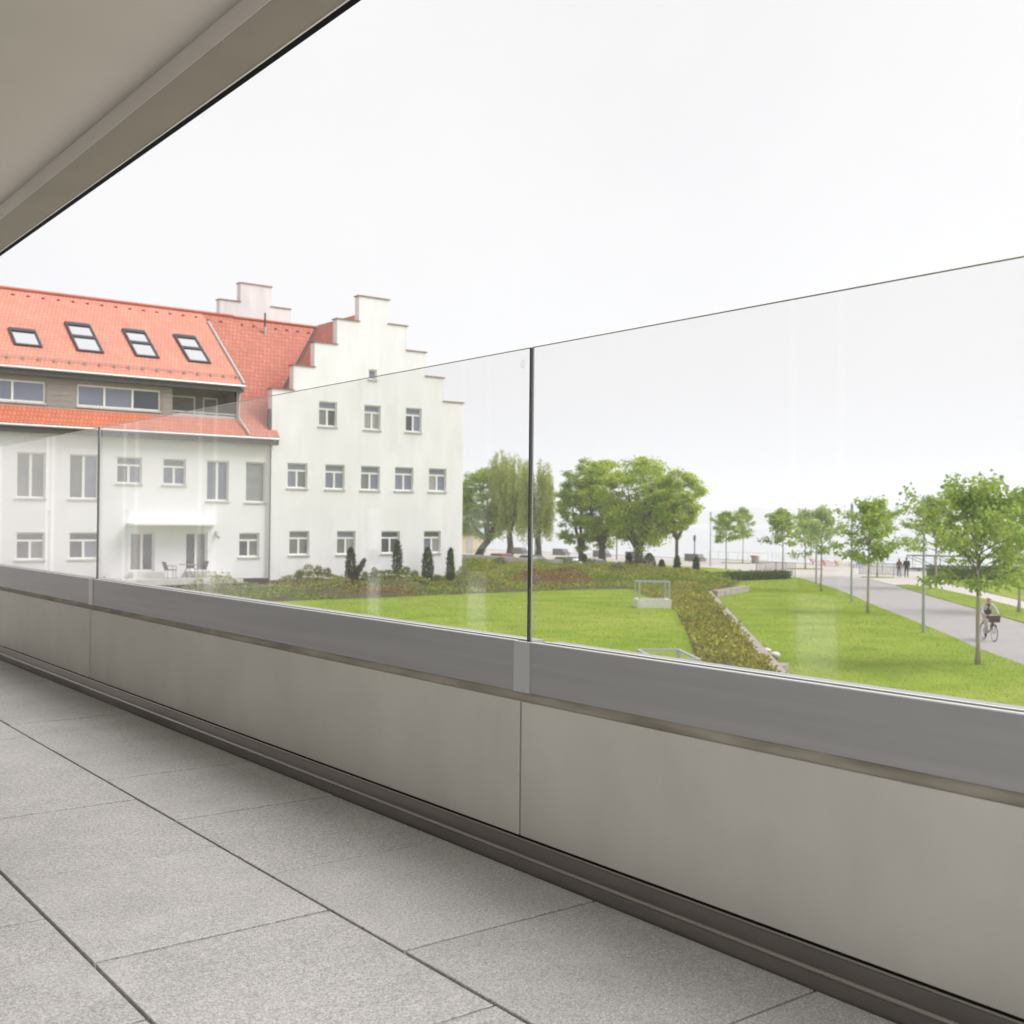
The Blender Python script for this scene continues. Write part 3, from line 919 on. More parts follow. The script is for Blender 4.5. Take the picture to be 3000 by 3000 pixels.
def kerb_run(p, q, n, wd=0.42, hh=0.43):
    p, q = Vector(p), Vector(q)
    d = (q - p); Lr = d.length; d.normalize()
    nrm = Vector((-d.y, d.x))
    for i in range(n):
        a = p + d * (Lr * i / n + 0.006); b = p + d * (Lr * (i + 1) / n - 0.006)
        c = [a - nrm * wd / 2, b - nrm * wd / 2, b + nrm * wd / 2, a + nrm * wd / 2]
        MB().prism([(v.x - 54.4, v.y - 49.75) for v in c], -0.05, hh + random.Random(i).uniform(-.008, .008), 'kerb_stone').build('kerb_block', kb)


kerb_run((11.8, 6.4), (54.08, 49.62), 24, 0.38, 0.45)
kerb_run((54.75, 49.75), (61.3, 52.7), 5, 0.5, 0.45)
MB().prism([(-25.7, -26.6), (-24.9, -26.2), (-25.15, -25.6), (-26.1, -26.1)], 0.0, 0.30, 'kerb_stone').build('kerb_post', kb)
for i, (x, y, s, lb_) in enumerate(((32.25, 26.75, 0.17, 'white domed stone beside the kerb, the farther of two'), (31.45, 25.72, 0.19, 'white domed stone beside the kerb, the nearer of two'))):
    mb = MB().ball((0, 0, 0.17), s, 'white_stone', 14, sz=0.62)
    mb.tube([(0, 0, -0.03), (0, 0, 0.14)], [s * 0.55, s * 0.75], 'stone_bench', 12)
    mb.build('domed_stone', None, True, (x, y, 0.05), label=lb_, cat='stone')

# retaining wall running from the house towards the park
rw = thing('retaining_wall', 'pale concrete retaining wall running back behind the planted bank', 'wall', (57.3, 58, 0))
for k in range(3, 12):
    MB().box(0, 0.25, k * 2.6 + 0.01, k * 2.6 + 2.585, -0.2, 1.86 - 0.012 * max(0, 8 - k) ** 1.3, 'concrete').build('wall_panel', rw)

# ================================================================== LAKE, HILLS, HAZE
poly_sheet('lake', [(112.6, -9000), (9500, -9000), (9500, 9500), (-3000, 9500), (-3000, 190.5), (112.6, 190.5)], -1.0, 'water')
box('quay_wall', 112.1, 112.6, -60, 190, -2.0, 0.06, 'concrete', kind='structure')


def hills(name, pts, depth, m='hill'):
    """ridge line (x, y, top height) with a real body behind it"""
    mb = MB()
    n = len(pts)
    for x, y, z in pts:
        r = math.hypot(x, y)
        ux, uy = x / r, y / r
        mb.v += [(x, y, -3), (x + ux * depth * .35, y + uy * depth * .35, z * .72), (x + ux * depth * .7, y + uy * depth * .7, z), (x + ux * depth * 1.6, y + uy * depth * 1.6, -3)]
    k = mb.mi(m)
    for i in range(n - 1):
        for j in range(3):
            a = i * 4 + j
            mb.f.append((a, a + 4, a + 5, a + 1)); mb.m.append(k)
    mb.build(name, smooth=True, kind='structure')


rg = random.Random(3)


def ridge(rng_m, a0, a1, n, hfun):
    out = []
    for i in range(n):
        a = a0 + (a1 - a0) * i / (n - 1)
        out.append((rng_m * math.sin(R(a)), rng_m * math.cos(R(a)), max(4, hfun(a) * (1 + rg.uniform(-.05, .05)))))
    return out


# angles are measured from +Y (along the terrace) towards +X
hills('hills', ridge(5200, 20, 80, 90, lambda a: 72 + 10 * math.sin(a * .9) + 6 * math.sin(a * 2.7)), 500)
hills('hills_far', ridge(5900, 15, 47.2, 60, lambda a: min(150, 320 - 10.5 * (a - 20)) + 8 * math.sin(a * 1.1)), 1200)

hz = MB().box(-400, 7600, -2500, 7600, -3.2, 172, 'water')
hz.mats = []
hm = bpy.data.materials.new('haze')
hm.use_nodes = True
hm.node_tree.nodes.clear()
pv = hm.node_tree.nodes.new('ShaderNodeVolumePrincipled')
pv.inputs['Color'].default_value = (0.93, 0.95, 0.97, 1)
pv.inputs['Density'].default_value = 0.00043
pv.inputs['Anisotropy'].default_value = 0.2
ho = hm.node_tree.nodes.new('ShaderNodeOutputMaterial')
hm.node_tree.links.new(pv.outputs[0], ho.inputs['Volume'])
hme = bpy.data.meshes.new('haze')
hme.from_pydata(hz.v, [], hz.f)
hme.materials.append(hm)
link('haze', hme, kind='stuff', label='thin pale haze over the park and the lake', cat='haze')

# ================================================================== HOUSES
FY = 58.0


def grid_wall(mb, y, xs, zs, inside, openings, m, depth=0.20, reveal=None):
    """front of a wall in the plane Y = y with real openings; cells of a grid that are inside the outline and in no opening"""
    X = sorted(set(xs + [o[0] for o in openings] + [o[1] for o in openings]))
    Z = sorted(set(zs + [o[2] for o in openings] + [o[3] for o in openings]))
    for a, b in zip(X, X[1:]):
        z_run = None
        for c, d in zip(Z, Z[1:]):
            cx, cz = (a + b) / 2, (c + d) / 2
            full = inside(cx, cz) and not any(o[0] < cx < o[1] and o[2] < cz < o[3] for o in openings)
            if full and z_run is None:
                z_run = c
            if not full and z_run is not None:
                mb.face([(a, y, z_run), (b, y, z_run), (b, y, c), (a, y, c)], m); z_run = None
        if z_run is not None:
            mb.face([(a, y, z_run), (b, y, z_run), (b, y, Z[-1]), (a, y, Z[-1])], m)
    rv = reveal or m
    for x0, x1, z0, z1 in openings:
        y2 = y + depth
        mb.face([(x0, y, z0), (x0, y2, z0), (x0, y2, z1), (x0, y, z1)], rv)
        mb.face([(x1, y, z0), (x1, y, z1), (x1, y2, z1), (x1, y2, z0)], rv)
        mb.face([(x0, y, z1), (x0, y2, z1), (x1, y2, z1), (x1, y, z1)], rv)
        mb.face([(x0, y, z0), (x1, y, z0), (x1, y2, z0), (x0, y2, z0)], rv)


def window(parent, x0, x1, z0, z1, y, style='transom', panes=('pane_grey', 'pane_grey', 'pane_grey'), name='window', sill=True, dep=0.14):
    """frame mesh with pane and sill children; x, z are relative to the parent"""
    t = 0.075
    ya, yb = y + dep, y + dep + 0.06
    f = MB()
    f.box(x0, x0 + t, ya, yb, z0, z1, 'frame_white'); f.box(x1 - t, x1, ya, yb, z0, z1, 'frame_white')
    f.box(x0 + t, x1 - t, ya, yb, z1 - t, z1, 'frame_white'); f.box(x0 + t, x1 - t, ya, yb, z0, z0 + t * 1.1, 'frame_white')
    cells = []
    xa, xb, za, zb = x0 + t, x1 - t, z0 + t * 1.1, z1 - t
    if style == 'transom':
        zt = za + (zb - za) * 0.72
        f.box(xa, xb, ya - 0.012, yb - 0.001, zt - 0.05, zt + 0.05, 'frame_white')
        xm = (xa + xb) / 2
        f.box(xm - 0.06, xm + 0.06, ya - 0.008, yb - 0.002, za, zt - 0.05, 'frame_white')
        cells = [(xa, xm - 0.06, za, zt - 0.05), (xm + 0.06, xb, za, zt - 0.05), (xa, xb, zt + 0.05, zb)]
    elif style == 'double':
        xm = (xa + xb) / 2
        f.box(xm - 0.065, xm + 0.065, ya - 0.008, yb - 0.002, za, zb, 'frame_white')
        cells = [(xa, xm - 0.065, za, zb), (xm + 0.065, xb, za, zb)]
    elif style == 'single':
        cells = [(xa, xb, za, zb)]
    elif isinstance(style, (list, tuple)):
        prev = xa
        for xm in list(style) + [None]:
            e = xb if xm is None else xm - 0.05
            cells.append((prev, e, za, zb))
            if xm is not None:
                f.box(xm - 0.05, xm + 0.05, ya - 0.008, yb - 0.002, za, zb, 'frame_white')
                prev = xm + 0.05
    wdw = f.build(name, parent)
    for i, (a, b, c, d) in enumerate(cells):
        box('pane', a - .01, b + .01, ya + 0.025, ya + 0.04, c - .01, d + .01, panes[i % len(panes)], wdw)
    if sill:
        box('sill', x0 - 0.06, x1 + 0.06, y - 0.07, y + dep - 0.001, z0 - 0.075, z0 - 0.004, 'concrete', wdw)
    return wdw


def roof_slab(mb, quad, m, th=0.16):
    """sloping roof panel with thickness, uv in metres along and up the slope (uv kept in mb.uvq)"""
    q = [Vector(p) for p in quad]
    n = (q[1] - q[0]).cross(q[3] - q[0]).normalized()
    if n.z < 0:
        n = -n
    low = [p - n * th for p in q]
    s = len(mb.v)
    mb.v += [tuple(p) for p in q] + [tuple(p) for p in low]
    k = mb.mi(m)
    for f in ((0, 1, 2, 3), (7, 6, 5, 4), (0, 4, 5, 1), (1, 5, 6, 2), (2, 6, 7, 3), (3, 7, 4, 0)):
        mb.f.append(tuple(s + i for i in f)); mb.m.append(k)


def roof_obj(name, quads, m, parent, th=0.16):
    mb = MB()
    for q in quads:
        roof_slab(mb, q, m, th)
    me = mb.mesh(name)
    uv = me.uv_layers.new(name='UVMap')
    for p in me.polygons:
        n = p.normal
        e = Vector((0, 0, 1)).cross(n)
        e = e.normalized() if e.length > 1e-4 else Vector((1, 0, 0))
        u_ = n.cross(e).normalized()
        for li in p.loop_indices:
            co = me.vertices[me.loops[li].vertex_index].co
            uv.data[li].uv = (co.dot(e), co.dot(u_))
    return link(name, me, parent)


# ---- long wing with red roof and grey dormer (origin at its front right foot)
GB = 1.55
wing = thing('long_house', 'long white house with red tiled roof, grey timber dormer and skylights', 'house', (27.7, FY, 0))
ox = 27.7
WX0, WX1 = -9.0, 27.70
wins = [('double', 14.44, 15.80, 5.71, 7.94, ('pane_grey', 'pane_grey')), ('double', 16.92, 18.36, 5.71, 7.94, ('pane_grey', 'pane_blue')),
        ('transom', 19.26, 20.55, 6.54, 7.90, ('pane_grey', 'pane_blue', 'pane_blue')), ('transom', 21.67, 22.91, 6.54, 7.90, ('pane_blue', 'pane_blue', 'pane_blue')),
        ('double', 24.06, 25.31, 5.74, 7.90, ('pane_blue', 'pane_blue')), ('single', 26.29, 27.48, 5.70, 7.92, ('blind_grey',)),
        ('transom', 14.46, 15.80, 2.70, 4.04, ('pane_dark', 'pane_grey', 'pane_dark')), ('transom', 16.95, 18.40, 2.71, 4.04, ('pane_dark', 'pane_blue', 'pane_dark')),
        ('transom', 25.94, 27.13, 2.70, 4.02, ('pane_dark', 'pane_grey', 'pane_grey'))]
for k in range(1, 8):          # hidden rest of the front, to the left
    x = 14.44 - 2.46 * k
    if x > WX0 + 1:
        wins.append(('double' if k % 3 else 'transom', x, x + 1.36, 5.71 if k % 3 else 6.54, 7.94, ('pane_grey', 'pane_blue', 'pane_blue')))
        wins.append(('transom', x, x + 1.36, 2.70, 4.04, ('pane_dark', 'pane_grey', 'pane_dark')))
doors = [(20.01, 21.27, 2.04, 4.03, ('pane_grey', 'pane_dark')), (22.96, 24.15, 2.04, 4.03, ('pane_dark', 'pane_grey'))]
ops = [(w_[1] - ox, w_[2] - ox, w_[3], w_[4]) for w_ in wins] + [(d_[0] - ox, d_[1] - ox, d_[2], d_[3]) for d_ in doors]
mb = MB()
grid_wall(mb, 0.0, [WX0 - ox, WX1 - ox], [GB, 9.25], lambda x, z: True, ops, 'render_wing')
mb.face([(WX0 - ox, 0, GB), (WX0 - ox, 0, 9.25), (WX0 - ox, 14, 9.25), (WX0 - ox, 14, GB)], 'render_wing')
mb.face([(WX1 - ox, 14, GB), (WX1 - ox, 14, 9.25), (WX0 - ox, 14, 9.25), (WX0 - ox, 14, GB)], 'render_wing')
mb.face([(WX0 - ox, 0, 9.25), (WX0 - ox, 7, 16.6), (WX0 - ox, 14, 9.25)], 'render_wing')
mb.build('wall', wing)
for w_ in wins:
    window(wing, w_[1] - ox, w_[2] - ox, w_[3], w_[4], 0.0, w_[0], w_[5])
for d_ in doors:
    dd = window(wing, d_[0] - ox, d_[1] - ox, d_[2], d_[3], 0.0, 'double', d_[4], name='door', sill=False, dep=0.17)
    MB().tube([((d_[0] + d_[1]) / 2 - ox + 0.03, 0.15, 3.0), ((d_[0] + d_[1]) / 2 - ox + 0.03, 0.12, 3.0), ((d_[0] + d_[1]) / 2 - ox + 0.13, 0.12, 3.0)], 0.012, 'steel', 6).build('handle', dd)
    box('door_step', d_[0] - ox - 0.05, d_[1] - ox + 0.25, -0.62, -0.002, 1.6, 2.0, 'concrete', wing)
box('canopy', 19.80 - ox, 24.52 - ox, -1.15, -0.002, 4.42, 4.52, 'frame_white', wing)
MB().box(24.55 - ox, 24.66 - ox, -0.12, -0.002, 3.86, 4.10, 'zinc').tube([(24.60 - ox, -0.10, 3.9), (24.66 - ox, -0.26, 3.78)], [0.05, 0.09], 'zinc', 8).build('wall_lamp', wing)
# roof: lower strip, part right of the dormer, rear slope
sl = 7.66 / 7.0


def rz(y):      # height of main roof surface at distance y behind the front
    return 9.3 + (y + 0.5) * sl


DX1 = 26.12     # right end of dormer
low = roof_obj('roof', [[(WX0 - ox, -0.5, rz(-0.5)), (DX1 - ox, -0.5, rz(-0.5)), (DX1 - ox, 0.42, rz(0.42)), (WX0 - ox, 0.42, rz(0.42))]], 'tiles_low', wing)
roof_obj('roof', [[(DX1 - ox, -0.5, rz(-0.5)), (28.05 - ox, -0.5, rz(-0.5)), (28.27 - ox, 6.5, rz(6.5)), (DX1 - ox + 0.15, 6.5, rz(6.5))]], 'tiles_old', wing)
roof_obj('roof', [[(WX0 - ox, 6.5, 16.96), (28.27 - ox, 6.5, 16.96), (28.27 - ox, 14.4, 8.6), (WX0 - ox, 14.4, 8.6)]], 'tiles_old', wing)
kd = (16.96 - 12.1) / 6.5
dr = roof_obj('dormer_roof', [[(WX0 - ox, 0.0, 12.1), (DX1 - ox, 0.0, 12.1), (26.32 - ox, 6.49, 12.1 + 6.49 * kd), (WX0 - ox, 6.49, 12.1 + 6.49 * kd)]], 'tiles_new', wing, 0.18)
MB().tube([(DX1 - ox + 0.03, 0.0, 12.16), (26.35 - ox, 5.6, 12.16 + 5.6 * kd)], 0.075, 'zinc', 6).build('verge_flashing', dr)
MB().tube([(WX0 - ox, 6.5, 17.0), (28.3 - ox, 6.5, 17.0)], 0.11, 'ridge_tile', 8).build('ridge', wing)
for k in range(24):
    x = 13.3 + k * 0.78 - ox
    if x < 28.0 - ox:
        yv = 6.02 if x < 26.3 - ox else 6.1
        zb = (12.1 + yv * kd) if x < 26.3 - ox else rz(yv)
        MB().ball((x, yv, zb + 0.02), 0.085, 'vent_dark', 6, sz=0.5, sx=1.3).build('vent_tile', wing)
sg = MB().tube([(WX0 - ox, 0.55, 12.1 + .55 * kd + .13), (DX1 - ox, 0.55, 12.1 + .55 * kd + .13)], 0.022, 'guard_metal', 6)
sgo = sg.build('snow_guard', dr)
for k in range(18):
    x = 13.3 + k * 0.74 - ox
    MB().box(x, x + 0.10, 0.44, 0.60, 12.1 + .5 * kd - .02, 12.1 + .5 * kd + .14, 'guard_metal').build('guard_bracket', sgo)


def skylight(x0, x1, ya, yb, bar=None):
    def pt(x, y, up_):
        n = Vector((0, -kd, 1)).normalized()
        return Vector((x - ox, y - FY, 12.1 + (y - FY) * kd)) + n * up_

    def slab(mb, a, b, c, d, u0, u1, m):
        V = [pt(a, c, u0), pt(b, c, u0), pt(b, d, u0), pt(a, d, u0), pt(a, c, u1), pt(b, c, u1), pt(b, d, u1), pt(a, d, u1)]
        s = len(mb.v); mb.v += [tuple(v) for v in V]; k = mb.mi(m)
        for q in ((0, 3, 2, 1), (4, 5, 6, 7), (0, 1, 5, 4), (1, 2, 6, 5), (2, 3, 7, 6), (3, 0, 4, 7)):
            mb.f.append(tuple(s + i for i in q)); mb.m.append(k)
    f = MB()
    t = 0.11
    slab(f, x0, x0 + t, ya, yb, -0.05, 0.10, 'skylight_frame'); slab(f, x1 - t, x1, ya, yb, -0.05, 0.10, 'skylight_frame')
    slab(f, x0 + t, x1 - t, ya, ya + t, -0.05, 0.095, 'skylight_frame'); slab(f, x0 + t, x1 - t, yb - 2.1 * t, yb, -0.05, 0.11, 'skylight_frame')
    if bar:
        slab(f, x0 + t, x1 - t, bar - 0.09, bar + 0.09, -0.05, 0.098, 'skylight_frame')
    s = f.build('skylight', dr)
    for a, b in (((ya + t, bar - 0.09), (bar + 0.09, yb - 2.1 * t)) if bar else ((ya + t, yb - 2.1 * t),)):
        g = MB(); slab(g, x0 + t - .01, x1 - t + .01, a - .01, b + .01, 0.02, 0.05, 'skylight_glass'); g.build('pane', s)


skylight(14.66, 15.99, 59.58, 60.94)
skylight(17.70, 19.04, 59.58, 61.98, 60.82)
skylight(20.73, 22.0, 59.62, 61.95, 60.82)
skylight(23.61, 24.89, 59.60, 61.96, 60.82)
# dormer wall (timber) with strip windows and loggia
DY = 0.35
dwin = [(11.0, 15.82, 10.40, 11.44, [12.3, 14.3]), (17.36, 21.61, 10.38, 11.47, [18.72, 20.16]), (4.0, 8.2, 10.40, 11.44, [5.4, 6.8])]
log = (22.26, 25.84, 10.10, 11.70)
ops = [(a - ox, b - ox, c, d) for a, b, c, d, _ in dwin] + [(log[0] - ox, log[1] - ox, log[2], log[3])]
mb = MB()
grid_wall(mb, DY, [WX0 - ox, DX1 - ox - 0.1], [9.9, 12.3], lambda x, z: True, ops, 'timber_grey', 0.2)
mb.face([(DX1 - ox - 0.1, DY, 9.9), (DX1 - ox - 0.1, 6.4, 16.7), (DX1 - ox - 0.1, DY, 12.3)], 'timber_grey')
for a, b in ((log[0] - ox, log[1] - ox),):      # loggia walls
    y2 = DY + 1.5
    mb.face([(a, DY, 10.1), (a, y2, 10.1), (a, y2, 11.7), (a, DY, 11.7)], 'timber_grey')
    mb.face([(b, DY, 10.1), (b, DY, 11.7), (b, y2, 11.7), (b, y2, 10.1)], 'timber_grey')
    mb.face([(a, DY, 11.7), (a, y2, 11.7), (b, y2, 11.7), (b, DY, 11.7)], 'timber_grey')
    mb.face([(a, y2, 10.1), (b, y2, 10.1), (b, y2, 11.7), (a, y2, 11.7)], 'timber_grey')
    mb.face([(a, DY, 10.1), (b, DY, 10.1), (b, y2, 10.1), (a, y2, 10.1)], 'concrete')
dw = mb.build('dormer_wall', wing)
for k in range(8):     # horizontal cladding boards
    z = 9.98 + k * 0.285
    for a, b in ((WX0 - ox, 11.0 - ox), (15.9 - ox, 17.28 - ox), (21.7 - ox, 22.2 - ox)):
        if a > -40:
            box('cladding_board', a, b, DY - 0.022, DY - 0.001, z, z + 0.272, 'timber_grey', dw)
for a, b, c, d, ms in dwin:
    window(dw, a - ox, b - ox, c, d, DY, [m_ - ox for m_ in ms], ('pane_blue', 'pane_blue', 'pane_dark' if a > 17 else 'pane_blue'), dep=0.06)
window(dw, 22.75 - ox, 24.1 - ox, 10.2, 11.45, DY + 1.34, 'single', ('pane_blue',), sill=False)
window(dw, 24.55 - ox, 25.4 - ox, 10.12, 11.45, DY + 1.34, 'single', ('pane_dark',), name='door', sill=False)
box('balcony_front', log[0] - ox + .01, log[1] - ox - .01, DY + 0.03, DY + 0.09, 10.101, 10.36, 'zinc', dw)
box('balcony_rail', log[0] - ox + .01, log[1] - ox - .01, DY + 0.02, DY + 0.10, 10.44, 10.50, 'zinc', dw)
box('apron_flashing', WX0 - ox, DX1 - ox, DY - 0.05, DY - 0.024, 10.09, 10.2, 'zinc', dw)
# gutters and downpipes
for nm, x1, y, z in (('gutter', 28.02, -0.60, 9.20), ('gutter', 26.15, -0.09, 12.02)):
    g = MB().tube([(WX0 - ox, y, z), (x1 - ox, y, z)], 0.065, 'zinc', 8)
    g.build(nm, wing)
    box('shade_fascia', WX0 - ox, x1 - ox - 0.05, y + 0.05, y + 0.30, z - 0.33, z - 0.06, 'zinc_dark', wing)  # dark board under the gutter, also stands in for the eave shadow
MB().tube([(DX1 - ox - .12, -0.09, 11.97), (DX1 - ox - .16, 0.2, 11.7), (DX1 - ox - 0.20, 0.2, 10.35), (DX1 - ox - 0.12, 0.1, 10.15), (DX1 - ox + 0.12, -0.5, 9.4)], 0.055, 'zinc', 8).build('downpipe', wing)
MB().tube([(27.72 - ox, -0.6, 9.15), (27.66 - ox, -0.35, 8.85), (27.60 - ox, -0.10, 8.55), (27.60 - ox, -0.10, 1.6)], 0.042, 'zinc', 8).build('downpipe', wing)
MB().box(12.6 - ox, 13.72 - ox, 4.5, 5.3, 14.5, 16.55, 'render_old').build('chimney', wing)
# paved edge and garden furniture before the doors
box('terrace_paving', 19.0, 25.4, 56.2, 57.99, 1.40, 1.70, 'concrete', kind='structure')

# ---- gabled house
gab = thing('gabled_house', 'white house with stepped gable end and rows of small windows', 'house', (34.22, FY - 0.10, 0))
gx0 = 34.22
LX = [27.75, 29.04, 30.34, 31.77, 33.20]
RX = [35.23, 36.52, 37.89, 39.23, 40.71]
LZ = [12.02, 13.44, 14.88, 16.37, 17.88]
RZ = [17.90, 16.46, 15.01, 13.57, 12.13]
steps = [(LX[i], LX[i + 1] if i < 4 else RX[0], LZ[i]) for i in range(5)] + [(RX[i], RX[i + 1], RZ[i + 1]) for i in range(4)]


def in_gable(x, z):
    x += gx0
    return any(a <= x <= b and z <= t for a, b, t in steps)


gw = [('s', 30.65, 31.81, 10.13, 11.55, ('pane_grey', 'pane_dark', 'pane_blue')), ('s', 33.62, 34.74, 10.10, 11.55, ('pane_curtain', 'pane_curtain', 'pane_blue')), ('s', 36.49, 37.62, 10.13, 11.58, ('pane_dark', 'pane_blue', 'pane_blue')),
      ('s', 28.73, 29.97, 6.54, 7.96, ('pane_blue', 'pane_grey', 'pane_blue')), ('s', 31.10, 32.36, 6.54, 7.96, ('pane_blue', 'pane_blue', 'pane_blue')), ('s', 33.44, 34.72, 6.54, 7.96, ('pane_grey', 'pane_blue', 'pane_blue')),
      ('s', 35.77, 37.07, 6.56, 7.98, ('pane_blue', 'pane_blue', 'pane_blue')), ('s', 38.19, 39.47, 6.58, 7.99, ('pane_curtain', 'pane_blue', 'pane_blue')),
      ('s', 28.88, 30.13, 2.78, 4.13, ('pane_grey', 'pane_grey', 'pane_grey')), ('s', 31.90, 33.12, 2.78, 4.14, ('pane_grey', 'pane_curtain', 'pane_blue')), ('s', 34.87, 36.15, 2.81, 4.14, ('pane_dark', 'pane_dark', 'pane_dark')),
      ('s', 37.87, 39.10, 2.81, 4.15, ('pane_blue', 'pane_curtain', 'pane_grey')), ('t', 33.90, 34.44, 13.07, 13.66, ('pane_blue',))]
ops = [(a - gx0, b - gx0, c, d) for _, a, b, c, d, _p in gw]
mb = MB()
grid_wall(mb, 0.0, [x - gx0 for x in LX + RX], [1.4] + LZ + RZ, in_gable, ops, 'render_white', 0.22)
# body: side, back and stepped top / inner faces
for a, b, t in steps:
    mb.face([(a - gx0, 0, t), (b - gx0, 0, t), (b - gx0, 0.5, t), (a - gx0, 0.5, t)], 'render_white')
    mb.face([(a - gx0, 0.5, 9), (b - gx0, 0.5, 9), (b - gx0, 0.5, t), (a - gx0, 0.5, t)], 'render_white')
for i in range(4):
    mb.face([(LX[i + 1] - gx0, 0, LZ[i]), (LX[i + 1] - gx0, 0.5, LZ[i]), (LX[i + 1] - gx0, 0.5, LZ[i + 1]), (LX[i + 1] - gx0, 0, LZ[i + 1])], 'render_white')
    mb.face([(RX[i] - gx0, 0, RZ[i]), (RX[i] - gx0, 0.5, RZ[i]), (RX[i] - gx0, 0.5, RZ[i + 1]), (RX[i] - gx0, 0, RZ[i + 1])], 'render_white')
for x, z in ((LX[0], LZ[0]), (RX[4], RZ[4])):
    mb.face([(x - gx0, 0, 1.4), (x - gx0, 0.5, 1.4), (x - gx0, 0.5, z), (x - gx0, 0, z)], 'render_white')
mb.face([(RX[4] - gx0, 0.5, 1.4), (RX[4] - gx0, 14, 1.4), (RX[4] - gx0, 14, 10.2), (RX[4] - gx0, 0.5, 10.2)], 'render_white')
mb.face([(LX[0] - gx0, 14, 1.4), (RX[4] - gx0, 14, 1.4), (RX[4] - gx0, 14, 10.2), (LX[0] - gx0, 14, 10.2)], 'render_white')
mb.build('wall', gab)
for a, b, t in steps:
    box('coping', a - gx0 - 0.07, b - gx0 + 0.07, -0.06, 0.56, t + 0.002, t + 0.055, 'coping', gab)
for st, a, b, c, d, pn in gw:
    window(gab, a - gx0, b - gx0, c, d, 0.0, 'transom' if st == 's' else 'single', pn, dep=0.12)
yo = -FY + (FY - 0.10)      # gable origin offset (front is 0.1 m proud)
kg = 1.066
zl = lambda x: 10.3 + (x - 27.75) * kg
xr_, zr_ = 34.22, zl(34.22)
roof_obj('roof', [[(27.75 - gx0, 0.5, zl(27.75)), (0, 0.5, zr_), (0, 13.9, zr_), (27.75 - gx0, 13.9, zl(27.75))]], 'tiles_old', gab)
roof_obj('roof', [[(0, 0.5, zr_), (40.71 - gx0, 0.5, zl(27.75)), (40.71 - gx0, 13.9, zl(27.75)), (0, 13.9, zr_)]], 'tiles_old', gab)
# main slope between the wing and this gable
q = [(28.06 - gx0, -0.4, rz(-0.5) + .03), (28.1 - gx0, -0.4, rz(-0.5) + .03), (34.2 - gx0, 6.6, rz(6.5) - .06), (28.28 - gx0, 6.6, rz(6.5) - .06)]
mq = [(27.98 - gx0, 0.52, rz(0.42) + .02), (28.6 - gx0, 0.52, rz(0.42) + .02), (34.0 - gx0, 6.6, rz(6.5) - .05), (28.28 - gx0, 6.6, rz(6.5) - .05)]
roof_obj('roof', [mq], 'tiles_old', gab)
MB().tube([(28.3 - gx0, 6.6, 16.96), (34.2 - gx0, 6.6, 16.96)], 0.10, 'ridge_tile', 8).build('ridge', gab)
# valley flashing where both slopes meet
vp = []
for y in (0.6, 2.5, 4.5, 6.5):
    z = rz(y - .1)
    vp.append((27.75 + (z - 10.3) / kg - gx0, y, z + 0.03))
MB().tube(vp, 0.11, 'zinc_dark', 6).build('valley_gutter', gab)
for k in range(8):
    x = 28.7 + k * 0.74
    MB().ball((x - gx0, 6.2, rz(6.1) - 0.02), 0.085, 'vent_dark', 6, sz=0.5, sx=1.3).build('vent_tile', gab)
vn = MB().tube([(30.0 - gx0, 5.79, 15.95), (30.0 - gx0, 5.79, 16.45)], 0.10, 'zinc', 8)
vn.tube([(30.0 - gx0, 5.79, 16.4), (30.0 - gx0, 5.79, 17.3)], 0.055, 'zinc_dark', 8)
vn.build('vent_pipe', gab)
MB().prism([(27.55 - gx0, 9.35), (27.66 - gx0, 9.35), (27.66 - gx0, 10.9), (27.58 - gx0, 10.9)], -0.04, 0.2, 'zinc_dark', 'y').build('wall_flashing', gab)

# ---- stepped gable of the house behind
rear = thing('rear_gabled_house', 'upper stepped gable of another white house rising behind the red roof', 'house', (35.15, 76.0, 0))
rs = [(-6.1, -4.4, 17.3), (-4.4, -2.81, 18.8), (-2.81, -1.27, 20.28), (-1.27, 1.13, 21.65), (1.13, 2.68, 20.22), (2.68, 4.3, 18.8), (4.3, 5.9, 17.3)]
mb = MB()
for a, b, t in rs:
    mb.box(a, b, 0, 0.6, 1.0, t, 'render_old')
mb.build('wall', rear)
for a, b, t in rs:
    box('coping', a - 0.06, b + 0.06, -0.06, 0.66, t + 0.002, t + 0.06, 'coping', rear)
roof_obj('roof', [[(-6.2, 0.6, 14.6), (0, 0.6, 20.0), (0, 14, 20.0), (-6.2, 14, 14.6)]], 'tiles_old', rear)
roof_obj('roof', [[(0, 0.6, 20.0), (6.0, 0.6, 14.6), (6.0, 14, 14.6), (0, 14, 20.0)]], 'tiles_old', rear)
MB().box(-6.2, 6.0, 0.61, 14, 1.0, 14.5, 'render_old').build('body_wall', rear)

# ---- small cream house by the trees
kio = thing('cream_kiosk', 'small cream kiosk half hidden behind the leftmost tree', 'kiosk', (97.0, 137.5, 0), R(-10))
MB().box(-2.2, 2.2, -2.0, 2.0, 0, 2.7, 'cream').build('wall', kio)
MB().prism([(-2.5, 2.7), (2.5, 2.7), (0, 3.9)], -2.3, 2.3, 'roof_brown', 'y').build('roof', kio)
MB().box(-0.5, 0.5, -2.03, -2.001, 0, 2.1, 'facade_dark').build('door', kio)

# ================================================================== TREES


